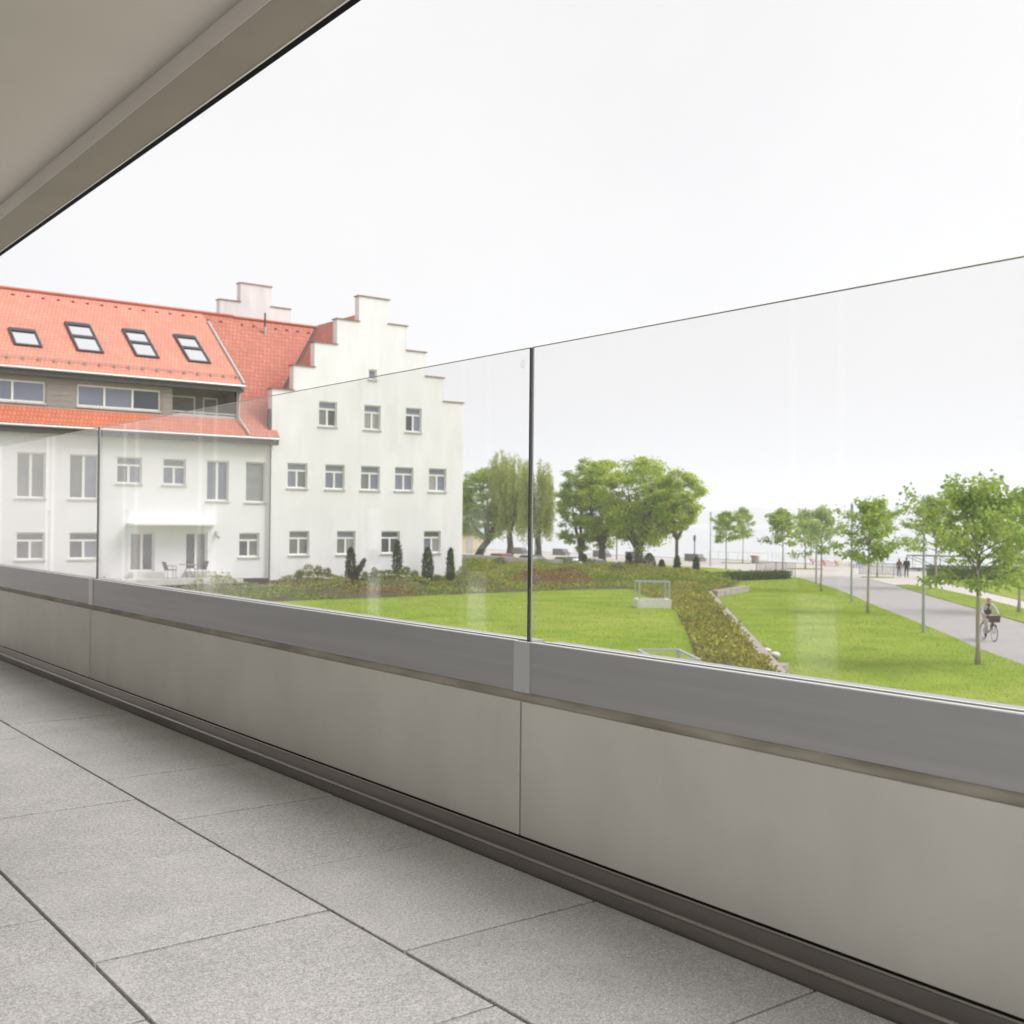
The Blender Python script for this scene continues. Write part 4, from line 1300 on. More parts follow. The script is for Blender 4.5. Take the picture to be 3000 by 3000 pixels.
def maple(seed, H, clear, Rc, leaf=0.15, per=8, nb=24, trunk_r=0.075, lop=0.0, dens=1.0):
    """young street maple: straight stem, ascending branches, leaves in loose drooping clusters"""
    rnd = random.Random(seed)
    rng = np.random.default_rng(seed)
    tb = MB()
    lean = (rnd.uniform(-.12, .12), rnd.uniform(-.12, .12))
    stem = []
    for i in range(9):
        t = i / 8
        stem.append(Vector((lean[0] * t * t * H / 6 + rnd.uniform(-.02, .02) * (0 < i), lean[1] * t * t * H / 6 + rnd.uniform(-.02, .02) * (0 < i), t * H * 0.93 - 0.08 * (i == 0))))
    tb.tube(stem, [trunk_r * (1.25 if i == 0 else 1 - 0.86 * (i / 8) ** 1.1) for i in range(9)], 'bark_pale', 8)

    def on_stem(z):
        t = min(1, max(0, z / (H * 0.93))) * 8
        i = min(7, int(t))
        return stem[i].lerp(stem[i + 1], t - i)
    P, D = [], []
    for b in range(nb):
        u = (b + rnd.uniform(0, .8)) / nb
        z = clear + (H * 0.93 - clear) * u ** 0.9
        az = b * 2.39996 + rnd.uniform(-.4, .4)
        prof = (0.78 + 0.8 * u) if u < 0.28 else 1.0 - 0.80 * ((u - 0.28) / 0.72) ** 1.35
        Lb = Rc * prof * rnd.uniform(0.62, 1.18) * (1 + lop * math.cos(az))
        el = R(22 + 45 * u + rnd.uniform(-8, 8))
        p0 = on_stem(z)
        pts = [p0]
        d = Vector((math.cos(az) * math.cos(el), math.sin(az) * math.cos(el), math.sin(el)))
        for k in range(4):
            d = (d + Vector((rnd.uniform(-.16, .16), rnd.uniform(-.16, .16), rnd.uniform(-.16, .08) - 0.05 * k))).normalized()
            pts.append(pts[-1] + d * Lb / 4)
        r0 = trunk_r * 0.42 * (1 - u * 0.55)
        tb.tube(pts, [r0, r0 * .75, r0 * .55, r0 * .38, r0 * .18], 'bark_dark', 5)

        def cluster(c, dirv, n):
            for _ in range(n):
                o = Vector((rnd.gauss(0, .13), rnd.gauss(0, .13), rnd.gauss(0, .09)))
                P.append(tuple(c + o))
                dd = (Vector(dirv) * 0.6 + o * 3.0 + Vector((0, 0, -0.75)))
                D.append(tuple(dd))
        ns = rnd.randint(5, 8)
        for s in range(ns):
            t = 0.22 + 0.78 * (s + rnd.random() * .8) / ns
            i = min(3, int(t * 4))
            q = pts[i].lerp(pts[i + 1], min(1, t * 4 - i))
            sd = (d * 0.6 + Vector((rnd.uniform(-1, 1), rnd.uniform(-1, 1), rnd.uniform(-.25, .65)))).normalized()
            Ls = Lb * rnd.uniform(0.22, 0.42) * (1.15 - 0.5 * t)
            e = q + sd * Ls
            tb.tube([q, q.lerp(e, .5) + Vector((0, 0, .03)), e], [r0 * .35, r0 * .22, r0 * .1], 'bark_dark', 4)
            for w_ in (0.4, 0.72, 1.0):
                if rnd.random() < 0.94 * dens:
                    cluster(q.lerp(e, w_), sd, max(3, int(per * rnd.uniform(0.6, 1.3))))
        cluster(pts[-1], d, per)
    cluster(stem[-1] + Vector((0, 0, .1)), Vector((0, 0, 1)), per * 2)
    return tb, leaf_mesh('crown', P, D, leaf, 'leaf_maple', rng, ratio=0.8, fold=0.4)


def plant_tree(name, label, cat, loc, tb, crown, rz=0.0, group=None, scale=1.0):
    t = thing(name, label, cat, loc, rz, group)
    t.scale = (scale,) * 3
    link('trunk', tb.mesh('trunk', True), t)
    link('crown', crown, t)
    return t


G1 = 'young maples along the park paths'
tb, cr = maple(41, 5.95, 2.35, 3.0, 0.145, 13, 36, 0.085, lop=0.12, dens=0.86)
plant_tree('maple_tree', 'young maple with spreading crown nearest the terrace, before the cyclist', 'tree', (36.42, 21.03, .05), tb, cr, R(200), G1)
tb, cr = maple(7, 6.0, 2.5, 2.1, 0.165, 10, 26, 0.08, dens=0.85)
t2 = plant_tree('maple_tree', 'young maple at the lawn edge beside the middle lamp post', 'tree', (52.45, 36.63, .05), tb, cr, R(60), G1)
tb, cr = maple(19, 5.9, 2.5, 2.2, 0.18, 10, 23, 0.08, dens=0.82)
t3 = plant_tree('maple_tree', 'third young maple along the lawn edge, beyond the middle lamp post', 'tree', (66.73, 50.46, .05), tb, cr, R(10), G1, 0.97)
tb, cr = maple(23, 5.9, 2.6, 2.15, 0.19, 10, 20, 0.08, lop=0.2, dens=0.8)
t4 = plant_tree('maple_tree', 'young maple rising behind the grey fence panel at the lawn end', 'tree', (81.6, 65.9, 0), tb, cr, R(140), G1, 1.02)
copy_tree(t3, None, (98.47, 76.55, .06), R(250), 'young maple on a grass island near the red loungers', 1.02)
copy_tree(t4, None, (89.64, 79.78, 0), R(20), 'young maple left of the litter bin, crown touching a slimmer one', 1.0)
copy_tree(t2, None, (105.39, 91.15, .06), R(160), 'slim young maple on the grass island beside the litter bin', (0.8, 0.8, 1.08))
copy_tree(t3, None, (89.03, 61.2, .06), R(110), 'young maple behind the middle tree, left of the walking couple', (0.95, 0.95, 1.1))
tb, cr = maple(31, 6.5, 2.6, 2.7, 0.17, 11, 30, 0.085, lop=-0.15, dens=0.85)
t9 = plant_tree('maple_tree', 'young maple on the grass strip right of the walking couple', 'tree', (77.18, 47.93, .05), tb, cr, R(300), G1, 1.02)
copy_tree(t9, None, (60.55, 32.56, .05), R(75), 'young maple on the grass strip at the right picture edge', 0.98)


def old_tree(seed, H, Rc, clear, leaf, nclump, per, trunk_r, mleaf, aspect=1.0, lean=(0, 0), stems=5, droop=0.3, zlow=0.2):
    rnd = random.Random(seed)
    rng = np.random.default_rng(seed)
    tb = MB()
    top = Vector((lean[0], lean[1], clear))
    tb.tube([(0, 0, -.1), (lean[0] * .2, lean[1] * .2, clear * .35), (lean[0] * .6, lean[1] * .6, clear * .7), top], [trunk_r * 1.35, trunk_r, trunk_r * .92, trunk_r], 'bark_dark', 9)
    limbs = []
    for s in range(stems):
        az = 2 * math.pi * s / stems + rnd.uniform(-.4, .4)
        spread = rnd.uniform(.25, .8)
        e = top + Vector((math.cos(az) * Rc * spread, math.sin(az) * Rc * spread, (H - clear) * rnd.uniform(.45, .8)))
        m1 = top.lerp(e, .4) + Vector((math.cos(az) * .5, math.sin(az) * .5, -.1))
        tb.tube([top - Vector((0, 0, .3)), m1, top.lerp(e, .7) + Vector((rnd.uniform(-.3, .3), rnd.uniform(-.3, .3), 0)), e], [trunk_r * .62, trunk_r * .42, trunk_r * .26, trunk_r * .06], 'bark_dark', 6)
        limbs.append((top, m1, e))
    lobes = []
    for k in range(11):
        az = rnd.uniform(0, 6.283); u = rnd.uniform(-.75, 1)
        lobes.append((Vector((math.cos(az) * math.sqrt(max(.05, 1 - u * u)), math.sin(az) * math.sqrt(max(.05, 1 - u * u)), u)), rnd.uniform(.75, 1.15)))
    cz = clear + (H - clear) * (0.5 + zlow * .2)
    hz_ = (H - clear) * (0.56 - zlow * .1)
    P, D = [], []
    for c in range(nclump):
        v = Vector((rnd.gauss(0, 1), rnd.gauss(0, 1), rnd.gauss(0, 1))).normalized()
        k = max(lobes, key=lambda l: v.dot(l[0]))
        rad = k[1] * (0.84 + 0.16 * v.dot(k[0])) * rnd.uniform(0.55, 1.0) ** 0.5
        c0 = Vector((v.x * Rc * rad * aspect + lean[0], v.y * Rc * rad * aspect + lean[1], cz + v.z * hz_ * rad))
        if c0.z < clear * .62:
            c0.z = clear * .62 + rnd.random() * .6
        lm = min(limbs, key=lambda l: (l[2] - c0).length)
        q = lm[1].lerp(lm[2], rnd.uniform(.1, .9))
        if c % 4 == 0:
            tb.tube([q, q.lerp(c0, .5) + Vector((0, 0, .15)), c0], [trunk_r * .11, trunk_r * .07, .012], 'bark_dark', 4)
        cr_ = rnd.uniform(.45, .95) * Rc * .2 + .12
        for _ in range(per):
            o = Vector((rnd.gauss(0, 1), rnd.gauss(0, 1), rnd.gauss(0, .55))) * cr_ * .52
            P.append(tuple(c0 + o)); D.append((o.x + v.x * .4, o.y + v.y * .4, o.z * .5 - droop))
    return tb, leaf_mesh('crown', P, D, leaf, mleaf, rng, ratio=0.75, fold=0.35)


def willow(seed, H, Rc, clear, trunk_r):
    rnd = random.Random(seed)
    rng = np.random.default_rng(seed)
    tb = MB()
    tb.tube([(0, 0, -.1), (.1, 0, clear * .5), (0, .1, clear)], [trunk_r * 1.3, trunk_r, trunk_r * .95], 'bark_dark', 9)
    P, D = [], []
    tips = []
    for s in range(7):
        az = 2 * math.pi * s / 7 + rnd.uniform(-.3, .3)
        sp = rnd.uniform(.2, .85)
        e = Vector((math.cos(az) * Rc * sp, math.sin(az) * Rc * sp, clear + (H - clear) * rnd.uniform(.72, .98)))
        b = Vector((0, 0, clear))
        m1 = b.lerp(e, .5) + Vector((math.cos(az) * .25, math.sin(az) * .25, 0))
        tb.tube([b - Vector((0, 0, .2)), m1, e], [trunk_r * .55, trunk_r * .3, .03], 'bark_dark', 6)
        for k in range(48):
            t = rnd.uniform(.25, 1)
            q = m1.lerp(e, (t - .5) * 2) if t > .5 else b.lerp(m1, t * 2)
            tips.append((q, az))
    for q, az in tips:
        a = az + rnd.uniform(-1.3, 1.3)
        o = rnd.uniform(.2, .95) * Rc * .5
        s0 = q + Vector((math.cos(a) * o, math.sin(a) * o, rnd.uniform(0, .9)))
        Ls = rnd.uniform(1.2, 4.6)
        Ls = min(Ls, s0.z - rnd.uniform(1.6, 3.2))
        n = max(3, int(Ls / .085))
        for i in range(n):
            u = i / n
            for _ in range(2):
                P.append((s0.x + rnd.gauss(0, .13) + math.cos(a) * .3 * u, s0.y + rnd.gauss(0, .13) + math.sin(a) * .3 * u, s0.z - Ls * u + rnd.gauss(0, .06)))
                D.append((rnd.gauss(0, .3), rnd.gauss(0, .3), -1.0))
    return tb, leaf_mesh('crown', P, D, 0.24, 'leaf_willow', rng, ratio=0.5, fold=0.2)


GT = 'old trees along the lake promenade'
tb, cr = old_tree(101, 12.0, 4.9, 2.2, 0.25, 230, 115, 0.50, 'leaf_deep', lean=(.9, -1.0), zlow=0.1)
plant_tree('lime_tree', 'broad leaning old tree beside the gabled house, leftmost of the row', 'tree', (91.7, 126.4, 0), tb, cr, 0, GT)
tb, cr = willow(102, 14.3, 3.1, 3.0, 0.42)
wl = plant_tree('willow_tree', 'tall thin willow rising behind the black glass joint', 'tree', (92.3, 120.2, 0), tb, cr, 0, GT)
tb, cr = willow(109, 12.9, 2.6, 2.7, 0.36)
plant_tree('willow_tree', 'pale green willow just right of the black glass joint', 'tree', (91.6, 113.2, 0), tb, cr, R(40), GT)
tb, cr = old_tree(103, 11.7, 3.2, 1.8, 0.24, 140, 105, 0.34, 'leaf_deep', zlow=0.0)
plant_tree('lime_tree', 'narrow old tree with a low hanging branch, third from the house', 'tree', (92.0, 105.4, 0), tb, cr, R(30), GT)
tb, cr = old_tree(104, 12.5, 3.3, 2.1, 0.24, 150, 110, 0.42, 'leaf_lime', zlow=0.1)
plant_tree('lime_tree', 'old tree with thick dark trunk left of the broadest crown', 'tree', (92.6, 102.2, 0), tb, cr, 0, GT)
tb, cr = old_tree(105, 11.3, 4.5, 1.6, 0.25, 240, 115, 0.55, 'leaf_lime', zlow=0.2)
plant_tree('lime_tree', 'broadest old tree of the promenade with thick short trunk', 'tree', (93.0, 96.3, 0), tb, cr, R(70), GT)
tb, cr = old_tree(106, 9.9, 2.9, 3.0, 0.24, 130, 100, 0.2, 'leaf_lime', zlow=0.3)
plant_tree('lime_tree', 'slim stemmed tree with bright crown at the right end of the old trees', 'tree', (93.6, 90.7, 0), tb, cr, 0, GT)


def thuja(name, label, loc, hh, wd, mleaf='thuja', fork=None, seed=0, n=700, group='columnar conifers'):
    rnd = random.Random(seed); rng = np.random.default_rng(seed)
    t = thing(name, label, 'conifer', loc, 0, group)
    tb = MB().tube([(0, 0, -.05), (0, 0, hh * .9)], [wd * .12, .01], 'bark_dark', 6)
    P, D = [], []

    def cone(bx, by, bz, tx, ty, tz, w_, cnt):
        for _ in range(cnt):
            u = rnd.random()
            prof = min(1, u * 3 + .6) * (1 - u ** 3) ** .6
            a = rnd.uniform(0, 6.283); rr = w_ / 2 * prof * rnd.uniform(.55, 1.05)
            P.append((bx + (tx - bx) * u + math.cos(a) * rr, by + (ty - by) * u + math.sin(a) * rr, bz + (tz - bz) * u))
            D.append((math.cos(a) * .35, math.sin(a) * .35, 1.0))
    cone(0, 0, 0.02, 0, 0, hh, wd, n)
    if fork:
        tb.tube([(0, 0, .1), (fork[0], fork[1], fork[2])], [wd * .1, .01], 'bark_dark', 6)
        cone(0.03, -.03, .1, fork[0], fork[1], fork[2], wd * .55, n // 2)
    link('trunk', tb.mesh('trunk', True), t)
    link('crown', leaf_mesh('crown', P, D, 0.16, mleaf, rng, ratio=0.35, fold=0.1), t)
    return t


def bz1(x, y):
    return float(bedz(np.array([x]), np.array([y]))[0]) - 0.05


for i, (x, y, hh, wd, m_, fk, lb_) in enumerate((
        (31.43, 55.45, 2.15, .52, 'thuja_brown', (.62, -.45, 1.55), 'brownish conifer with a forked second tip before the gable'),
        (35.08, 56.43, 1.95, .48, 'thuja', None, 'dark columnar conifer second from the left before the gable'),
        (37.37, 56.7, 2.05, .58, 'thuja', None, 'stout dark conifer between the third and fourth ground floor windows'),
        (38.95, 56.6, 2.0, .40, 'thuja', None, 'slender dark conifer nearest the right corner of the gable'),
        (65.0, 74.0, 1.1, .50, 'thuja', None, 'small conifer before the thick trunked tree on the bank edge'),
        (66.9, 70.4, 1.45, .55, 'thuja_brown', None, 'conifer at the foot of the broadest old tree'),
        (69.2, 70.3, 1.45, .95, 'thuja', None, 'broad bushy conifer of the bank edge'),
        (70.0, 69.6, 0.9, .45, 'thuja', None, 'short conifer tight beside the broad bushy one'),
        (69.6, 67.4, 1.35, .48, 'thuja', None, 'conifer below the slim stemmed tree'),
        (66.8, 62.6, 1.45, .48, 'thuja', None, 'lone dark conifer at the right end of the bank'))):
    thuja('columnar_conifer', lb_, (x, y, bz1(x, y)), hh, wd * 1.15, m_, fk, 40 + i, 1500 if wd > .5 else 1100)


def bush(name, label, loc, rx, ry, rz_, n, m_, seed, cat='shrub', group=None, leaf=0.12):
    rnd = random.Random(seed); rng = np.random.default_rng(seed)
    t = thing(name, label, cat, loc, 0, group)
    st = MB()
    for k in range(4):
        a = rnd.uniform(0, 6.28)
        st.tube([(0, 0, -.03), (math.cos(a) * rx * .5, math.sin(a) * ry * .5, rz_ * 1.2)], [.02, .006], 'bark_dark', 4)
    P, D = [], []
    for _ in range(n):
        v = Vector((rnd.gauss(0, 1), rnd.gauss(0, 1), rnd.gauss(0, 1))).normalized()
        r_ = rnd.uniform(.15, 1.05) ** .6
        P.append((v.x * rx * r_, v.y * ry * r_, rz_ * 1.25 + v.z * rz_ * r_)); D.append((v.x, v.y, v.z + .3))
    st.build('stem', t)
    link('foliage', leaf_mesh('foliage', P, D, leaf, m_, rng, ratio=.6), t)


shr = [(28.95, .22, .28), (29.5, .40, .38), (30.1, .26, .3), (30.65, .26, .27), (32.25, .25, .30), (33.1, .22, .30), (33.75, .22, .33), (35.9, .27, .28), (36.5, .22, .27), (38.1, .24, .28), (40.1, .38, .36)]
ords = ['first', 'second', 'third', 'fourth', 'fifth', 'sixth', 'seventh', 'eighth', 'ninth', 'tenth', 'eleventh']
for i, (x, r_, z_) in enumerate(shr):
    y = 56.75
    bush('round_shrub', 'small pale round shrub at the gable foot, %s from the downpipe' % ords[i], (x, y, bz1(x, y)), r_ * .85, r_ * .85, z_ * .85, 300, 'shrub', 200 + i, group='round shrubs along the gable foot', leaf=.09)
for i, (x, y) in enumerate(((52.5, 74.5), (54, 71.5), (55.6, 68.4), (56.3, 66), (56.5, 63.6), (56.8, 61), (58.6, 62.5), (60.5, 63.5), (60, 61.2))):
    bush('bank_shrub', 'loose green shrub on the bank crest, %s from the house' % ords[i], (x, y, bz1(x, y)), .55, .55, .33, 260, 'hedge' if i % 2 else 'shrub', 300 + i, group='shrubs on the bank crest', leaf=.13)


def hedge(name, label, p, q, wd, hh, n, m_, seed, z=0.0):
    rnd = random.Random(seed); rng = np.random.default_rng(seed)
    p, q = Vector(p), Vector(q)
    d = q - p; L_h = d.length; ang = math.atan2(d.y, d.x)
    t = thing(name, label, 'hedge', (p.x, p.y, z), ang)
    MB().box(0.15, L_h - .15, -wd / 2 + .12, wd / 2 - .12, 0, hh - .16, 'hedge').build('core', t)
    P, D = [], []
    for _ in range(n):
        s = rnd.random()
        x = rnd.uniform(0, L_h)
        if s < .4:
            P.append((x, rnd.uniform(-wd / 2, wd / 2), hh - .08 + rnd.gauss(0, .07))); D.append((rnd.gauss(0, .5), rnd.gauss(0, .5), 1))
        else:
            sd = -1 if s < .75 else 1
            P.append((x, sd * (wd / 2 + rnd.gauss(-.03, .06)), rnd.uniform(0.02, hh))); D.append((rnd.gauss(0, .5), sd, .6))
    link('foliage', leaf_mesh('foliage', P, D, 0.17, m_, rng, ratio=.55), t)


hedge('low_hedge', 'low dark hedge at the far edge of the lower lawn', (70.6, 63.4), (78.6, 63.2), 1.2, 0.62, 3600, 'hedge', 61, .05)
hedge('clipped_hedge', 'long dark clipped hedge behind the right lawn', (90.3, 57.0), (101.5, 46.5), 1.6, 1.15, 5200, 'hedge', 62, 0)

# ================================================================== STREET FURNITURE
GL = 'slim steel lamp posts along the path'


def lamp_post(loc, label, hh=5.6):
    t = thing('lamp_post', label, 'lamp post', loc, 0, GL)
    MB().tube([(0, 0, -.05), (0, 0, .9), (0, 0, hh)], [.075, .065, .045], 'lamp_steel', 10).build('pole', t)
    MB().tube([(0, 0, -.02), (0, 0, .05)], .13, 'lamp_steel', 12).build('base_plate', t)
    MB().box(.055, .095, -.04, .04, .55, .95, 'anodised_light').build('service_door', t)
    MB().tube([(0, 0, hh), (0, 0, hh + .05), (0, 0, hh + .4), (0, 0, hh + .45)], [.06, .09, .09, .05], 'lamp_steel', 10).build('lamp_head', t)
    MB().tube([(0, 0, 3.0), (0, 0, 3.06)], .06, 'anodised_light', 10).build('pole_band', t)


lamp_post((45.09, 28.62, .04), 'nearest slim lamp post, left of the cyclist')
lamp_post((59.37, 42.64, .04), 'middle slim lamp post between two young maples at the lawn edge')
lamp_post((74.27, 56.66, .04), 'farther slim lamp post just before the red loungers')
lamp_post((95.06, 86.92, 0), 'slim lamp post at the left of the paired maples, by the stone bench')
for x, y, lb_ in ((104.6, 98.3, 'short lantern post behind the rightmost stone bench'), (98.5, 122.5, 'thin dark post between the willow and the stone bench'), (101.5, 112.5, 'thin dark post behind the thick trunked tree'), (99, 106.5, 'thin dark post left of the broadest tree')):
    t = thing('lantern_post', lb_, 'lamp post', (x, y, 0), 0, 'short posts on the promenade')
    MB().tube([(0, 0, 0), (0, 0, 2.5)], .075, 'truss_steel', 8).build('pole', t)
    MB().tube([(0, 0, 2.5), (0, 0, 2.6), (0, 0, 3.2), (0, 0, 3.3)], [.09, .17, .17, .06], 'truss_steel', 10).build('lantern', t)

# stepped stone lounge benches by the lake
for i, (x, y, lb_) in enumerate(((105.0, 98.6, 'grey stepped stone bench on the open promenade, rightmost'), (104.2, 108.6, 'grey stepped stone bench behind the broadest tree'), (104.6, 115.5, 'grey stepped stone bench between two dark trunks'),
                                 (104.8, 124.4, 'grey stepped stone bench seen between willow and thick trunk'), (103.0, 131.6, 'grey stepped stone bench left of the black glass joint'), (101.0, 139.5, 'grey stepped stone bench behind the leaning trunk'))):
    t = thing('stone_bench', lb_, 'bench', (x, y, 0), R(-4), 'stepped stone benches')
    MB().prism([(-1.55, 0.0), (1.45, 0.0), (1.45, .92), (-0.95, .92), (-1.15, .45), (-1.55, .40)], -.45, .45, 'stone_bench', 'x').build('block', t)
    for k in range(5):
        box('seat_slat', -0.43 + k * .18, -0.29 + k * .18, -1.54, -1.16, .452, .49, 'wicker', t)


def railing(name, label, p, q, n, hh, m_, rails, group=None, cat='railing', z=0.0, fill=0, pr=.025):
    p, q = Vector(p), Vector(q)
    d = q - p; L_h = d.length
    t = thing(name, label, cat, (p.x, p.y, z), math.atan2(d.y, d.x), group)
    for i in range(n + 1):
        x = L_h * i / n
        MB().tube([(x, 0, -.02), (x, 0, hh)], pr, m_, 6).build('post', t)
    for r_ in rails:
        MB().tube([(0, 0, r_), (L_h, 0, r_)], pr * .9, m_, 6).build('rail', t)
    if fill:
        for i in range(int(L_h / fill)):
            x = fill * (i + .5)
            MB().tube([(x, 0, rails[-1]), (x, 0, hh)], .018, m_, 4).build('bar', t)
    return t


railing('lake_railing', 'thin pale railing along the lake edge behind the loungers', (111.8, 92), (111.8, 66), 13, 1.1, 'rail_pale', (1.1, .75, .4), z=.05)
railing('quay_railing', 'thin pale railing at the quay between stone bench and bin', (110.8, 101.5), (111.5, 92.4), 6, 1.05, 'rail_pale', (1.05, .15), z=.05)
railing('mesh_fence', 'grey bar fence panel between low hedge and path end', (79.7, 67.35), (82.0, 64.8), 4, 1.32, 'fence_grey', (1.32, .10), cat='fence', fill=.075)
railing('mesh_fence', 'grey bar fence panel behind the walking couple', (92.3, 65.4), (93.9, 61.5), 4, 1.12, 'fence_grey', (1.12, .12), cat='fence', fill=.085)
# steel gangway to the jetty
gw_ = thing('steel_gangway', 'grey steel truss gangway at the lake behind the hedge', 'gangway', (105.2, 68.8, 0.0), math.atan2(-23, 4.5))
Lg = 23.5
for s in (0, 1.6):
    MB().box(0, Lg, s - .05, s + .05, 1.55, 1.67, 'truss_steel').build('top_chord', gw_)
    MB().box(0, Lg, s - .05, s + .05, .18, .32, 'truss_steel').build('bottom_chord', gw_)
    for k in range(9):
        x = Lg * k / 8
        MB().box(x - .04 if k else 0, x + .04 if k < 8 else Lg, s - .04, s + .04, .32, 1.55, 'truss_steel').build('vertical', gw_)
        if k < 8:
            MB().tube([(x + .1, s, 1.5), (x + Lg / 8 - .1, s, .35)], .035, 'truss_steel', 5).build('diagonal', gw_)
MB().box(0, Lg, .06, 1.54, .12, .2, 'truss_steel').build('deck', gw_)
for k in range(4):
    MB().tube([(1 + k * 7, .8, -.9), (1 + k * 7, .8, .12)], .12, 'truss_steel', 8).build('support', gw_)

# litter bin
t = thing('litter_bin', 'grey litter bin with red and yellow lid on the promenade', 'bin', (106.3, 90.0, 0))
MB().tube([(0, 0, 0), (0, 0, .04), (0, 0, .78)], [.42, .45, .48], 'bin_grey', 14).build('body', t)
MB().box(-.45, 0, -.42, .42, .785, .95, 'red_plastic').build('lid', t)
MB().box(.005, .42, -.42, .42, .785, .93, 'yellow_plastic').build('lid', t)


def lounger(label, loc, rz_, m_):
    t = thing('sun_lounger', label, 'lounger', loc, rz_, 'plastic loungers on the quay')
    MB().prism([(-.2, .32), (1.25, .36), (1.25, .44), (-.2, .40)], -.36, .36, m_, 'y').build('seat', t)
    MB().prism([(-.22, .34), (-.10, .41), (-.40, .82), (-.50, .78)], -.36, .36, m_, 'y').build('backrest', t)
    for x in (-.1, 1.1):
        for y in (-.3, .3):
            MB().box(x, x + .08, y - .04, y + .04, 0, .345, m_).build('leg', t)
    for y in (-.42, .365):
        MB().box(-.25, .45, y, y + .055, .55, .6, m_).build('armrest', t)


hd = math.atan2(-.78, .62)
lounger('left red plastic lounger on the quay behind the maples', (109.4, 83.9, 0), hd, 'red_plastic')
lounger('right red plastic lounger on the quay behind the maples', (108.4, 81.4, 0), hd, 'red_plastic')
lounger('yellow plastic lounger on the quay', (107.7, 79.1, 0), hd, 'yellow_plastic')
lounger('pale blue plastic lounger beside the middle lamp post', (107.5, 76.2, 0), R(200), 'blue_plastic')

# light wells on the raised lawn: concrete upstand with steel and glass guard


def light_well(label, loc, sx, sy, rz_, hh=1.25, base=.42):
    t = thing('light_well', label, 'light well', loc, rz_, 'guarded light wells in the raised lawn')
    b = MB()
    b.box(-sx / 2, sx / 2, -sy / 2, -sy / 2 + .2, -.05, base, 'white_stone'); b.box(-sx / 2, sx / 2, sy / 2 - .2, sy / 2, -.05, base, 'white_stone')
    b.box(-sx / 2, -sx / 2 + .2, -sy / 2 + .2, sy / 2 - .2, -.05, base, 'white_stone'); b.box(sx / 2 - .2, sx / 2, -sy / 2 + .2, sy / 2 - .2, -.05, base, 'white_stone')
    b.build('upstand', t)
    for x in (-1, 1):
        for y in (-1, 1):
            MB().box(x * (sx / 2 - .08) - .035, x * (sx / 2 - .08) + .035, y * (sy / 2 - .08) - .035, y * (sy / 2 - .08) + .035, base + .001, hh, 'steel').build('post', t)
    for y in (-1, 1):
        MB().box(-sx / 2 + .045, sx / 2 - .045, y * (sy / 2 - .08) - .03, y * (sy / 2 - .08) + .03, hh + .001, hh + .045, 'steel').build('top_rail', t)
        MB().box(-sx / 2 + .12, sx / 2 - .12, y * (sy / 2 - .08) - .006, y * (sy / 2 - .08) + .006, base + .05, hh - .03, 'pane_glass').build('glass_panel', t)
    for x in (-1, 1):
        MB().box(x * (sx / 2 - .08) - .03, x * (sx / 2 - .08) + .03, -sy / 2 + .115, sy / 2 - .115, hh + .001, hh + .043, 'steel').build('top_rail', t)
        MB().box(x * (sx / 2 - .08) - .006, x * (sx / 2 - .08) + .006, -sy / 2 + .12, sy / 2 - .12, base + .05, hh - .03, 'pane_glass').build('glass_panel', t)


light_well('glass guarded light well on the raised lawn before the bank', (39.3, 39.7, UZ), 1.65, 1.15, R(-33))
light_well('nearer light well guard just showing above the aluminium rail', (17.3, 17.0, UZ), 1.06, 1.9, R(-32), 1.33)

# garden table and chair before the house


def garden_chair(label, loc, rz_):
    t = thing('garden_chair', label, 'chair', loc, rz_, 'garden furniture by the doors')
    MB().box(-.24, .24, -.22, .24, .42, .46, 'black_paint').build('seat', t)
    MB().prism([(-.24, .46), (-.20, .46), (-.34, .86), (-.38, .86)], -.25, .25, 'black_paint', 'y').build('backrest', t)
    for x in (-.22, .2):
        for y in (-.2, .2):
            MB().tube([(x, y, .42), (x * 1.1, y * 1.1, 0)], .014, 'black_paint', 5).build('leg', t)
    for y in (-.25, .25):
        MB().tube([(-.3, y, .66), (.2, y, .64), (.22, y, .44)], .016, 'black_paint', 5).build('armrest', t)


garden_chair('dark garden chair at the small table by the doors', (21.65, 56.75, 1.70), 0)
t = thing('garden_table', 'small round garden table between chair and second door', 'table', (22.55, 56.75, 1.70))
MB().tube([(0, 0, .68), (0, 0, .71)], .42, 'fence_grey', 20).build('table_top', t)
for k in range(3):
    a = k * 2.094
    MB().tube([(0, 0, .68), (math.cos(a) * .32, math.sin(a) * .32, 0)], .018, 'black_paint', 5).build('leg', t)
garden_chair('dark garden chair half hidden behind the small table', (23.3, 56.9, 1.70), R(180))


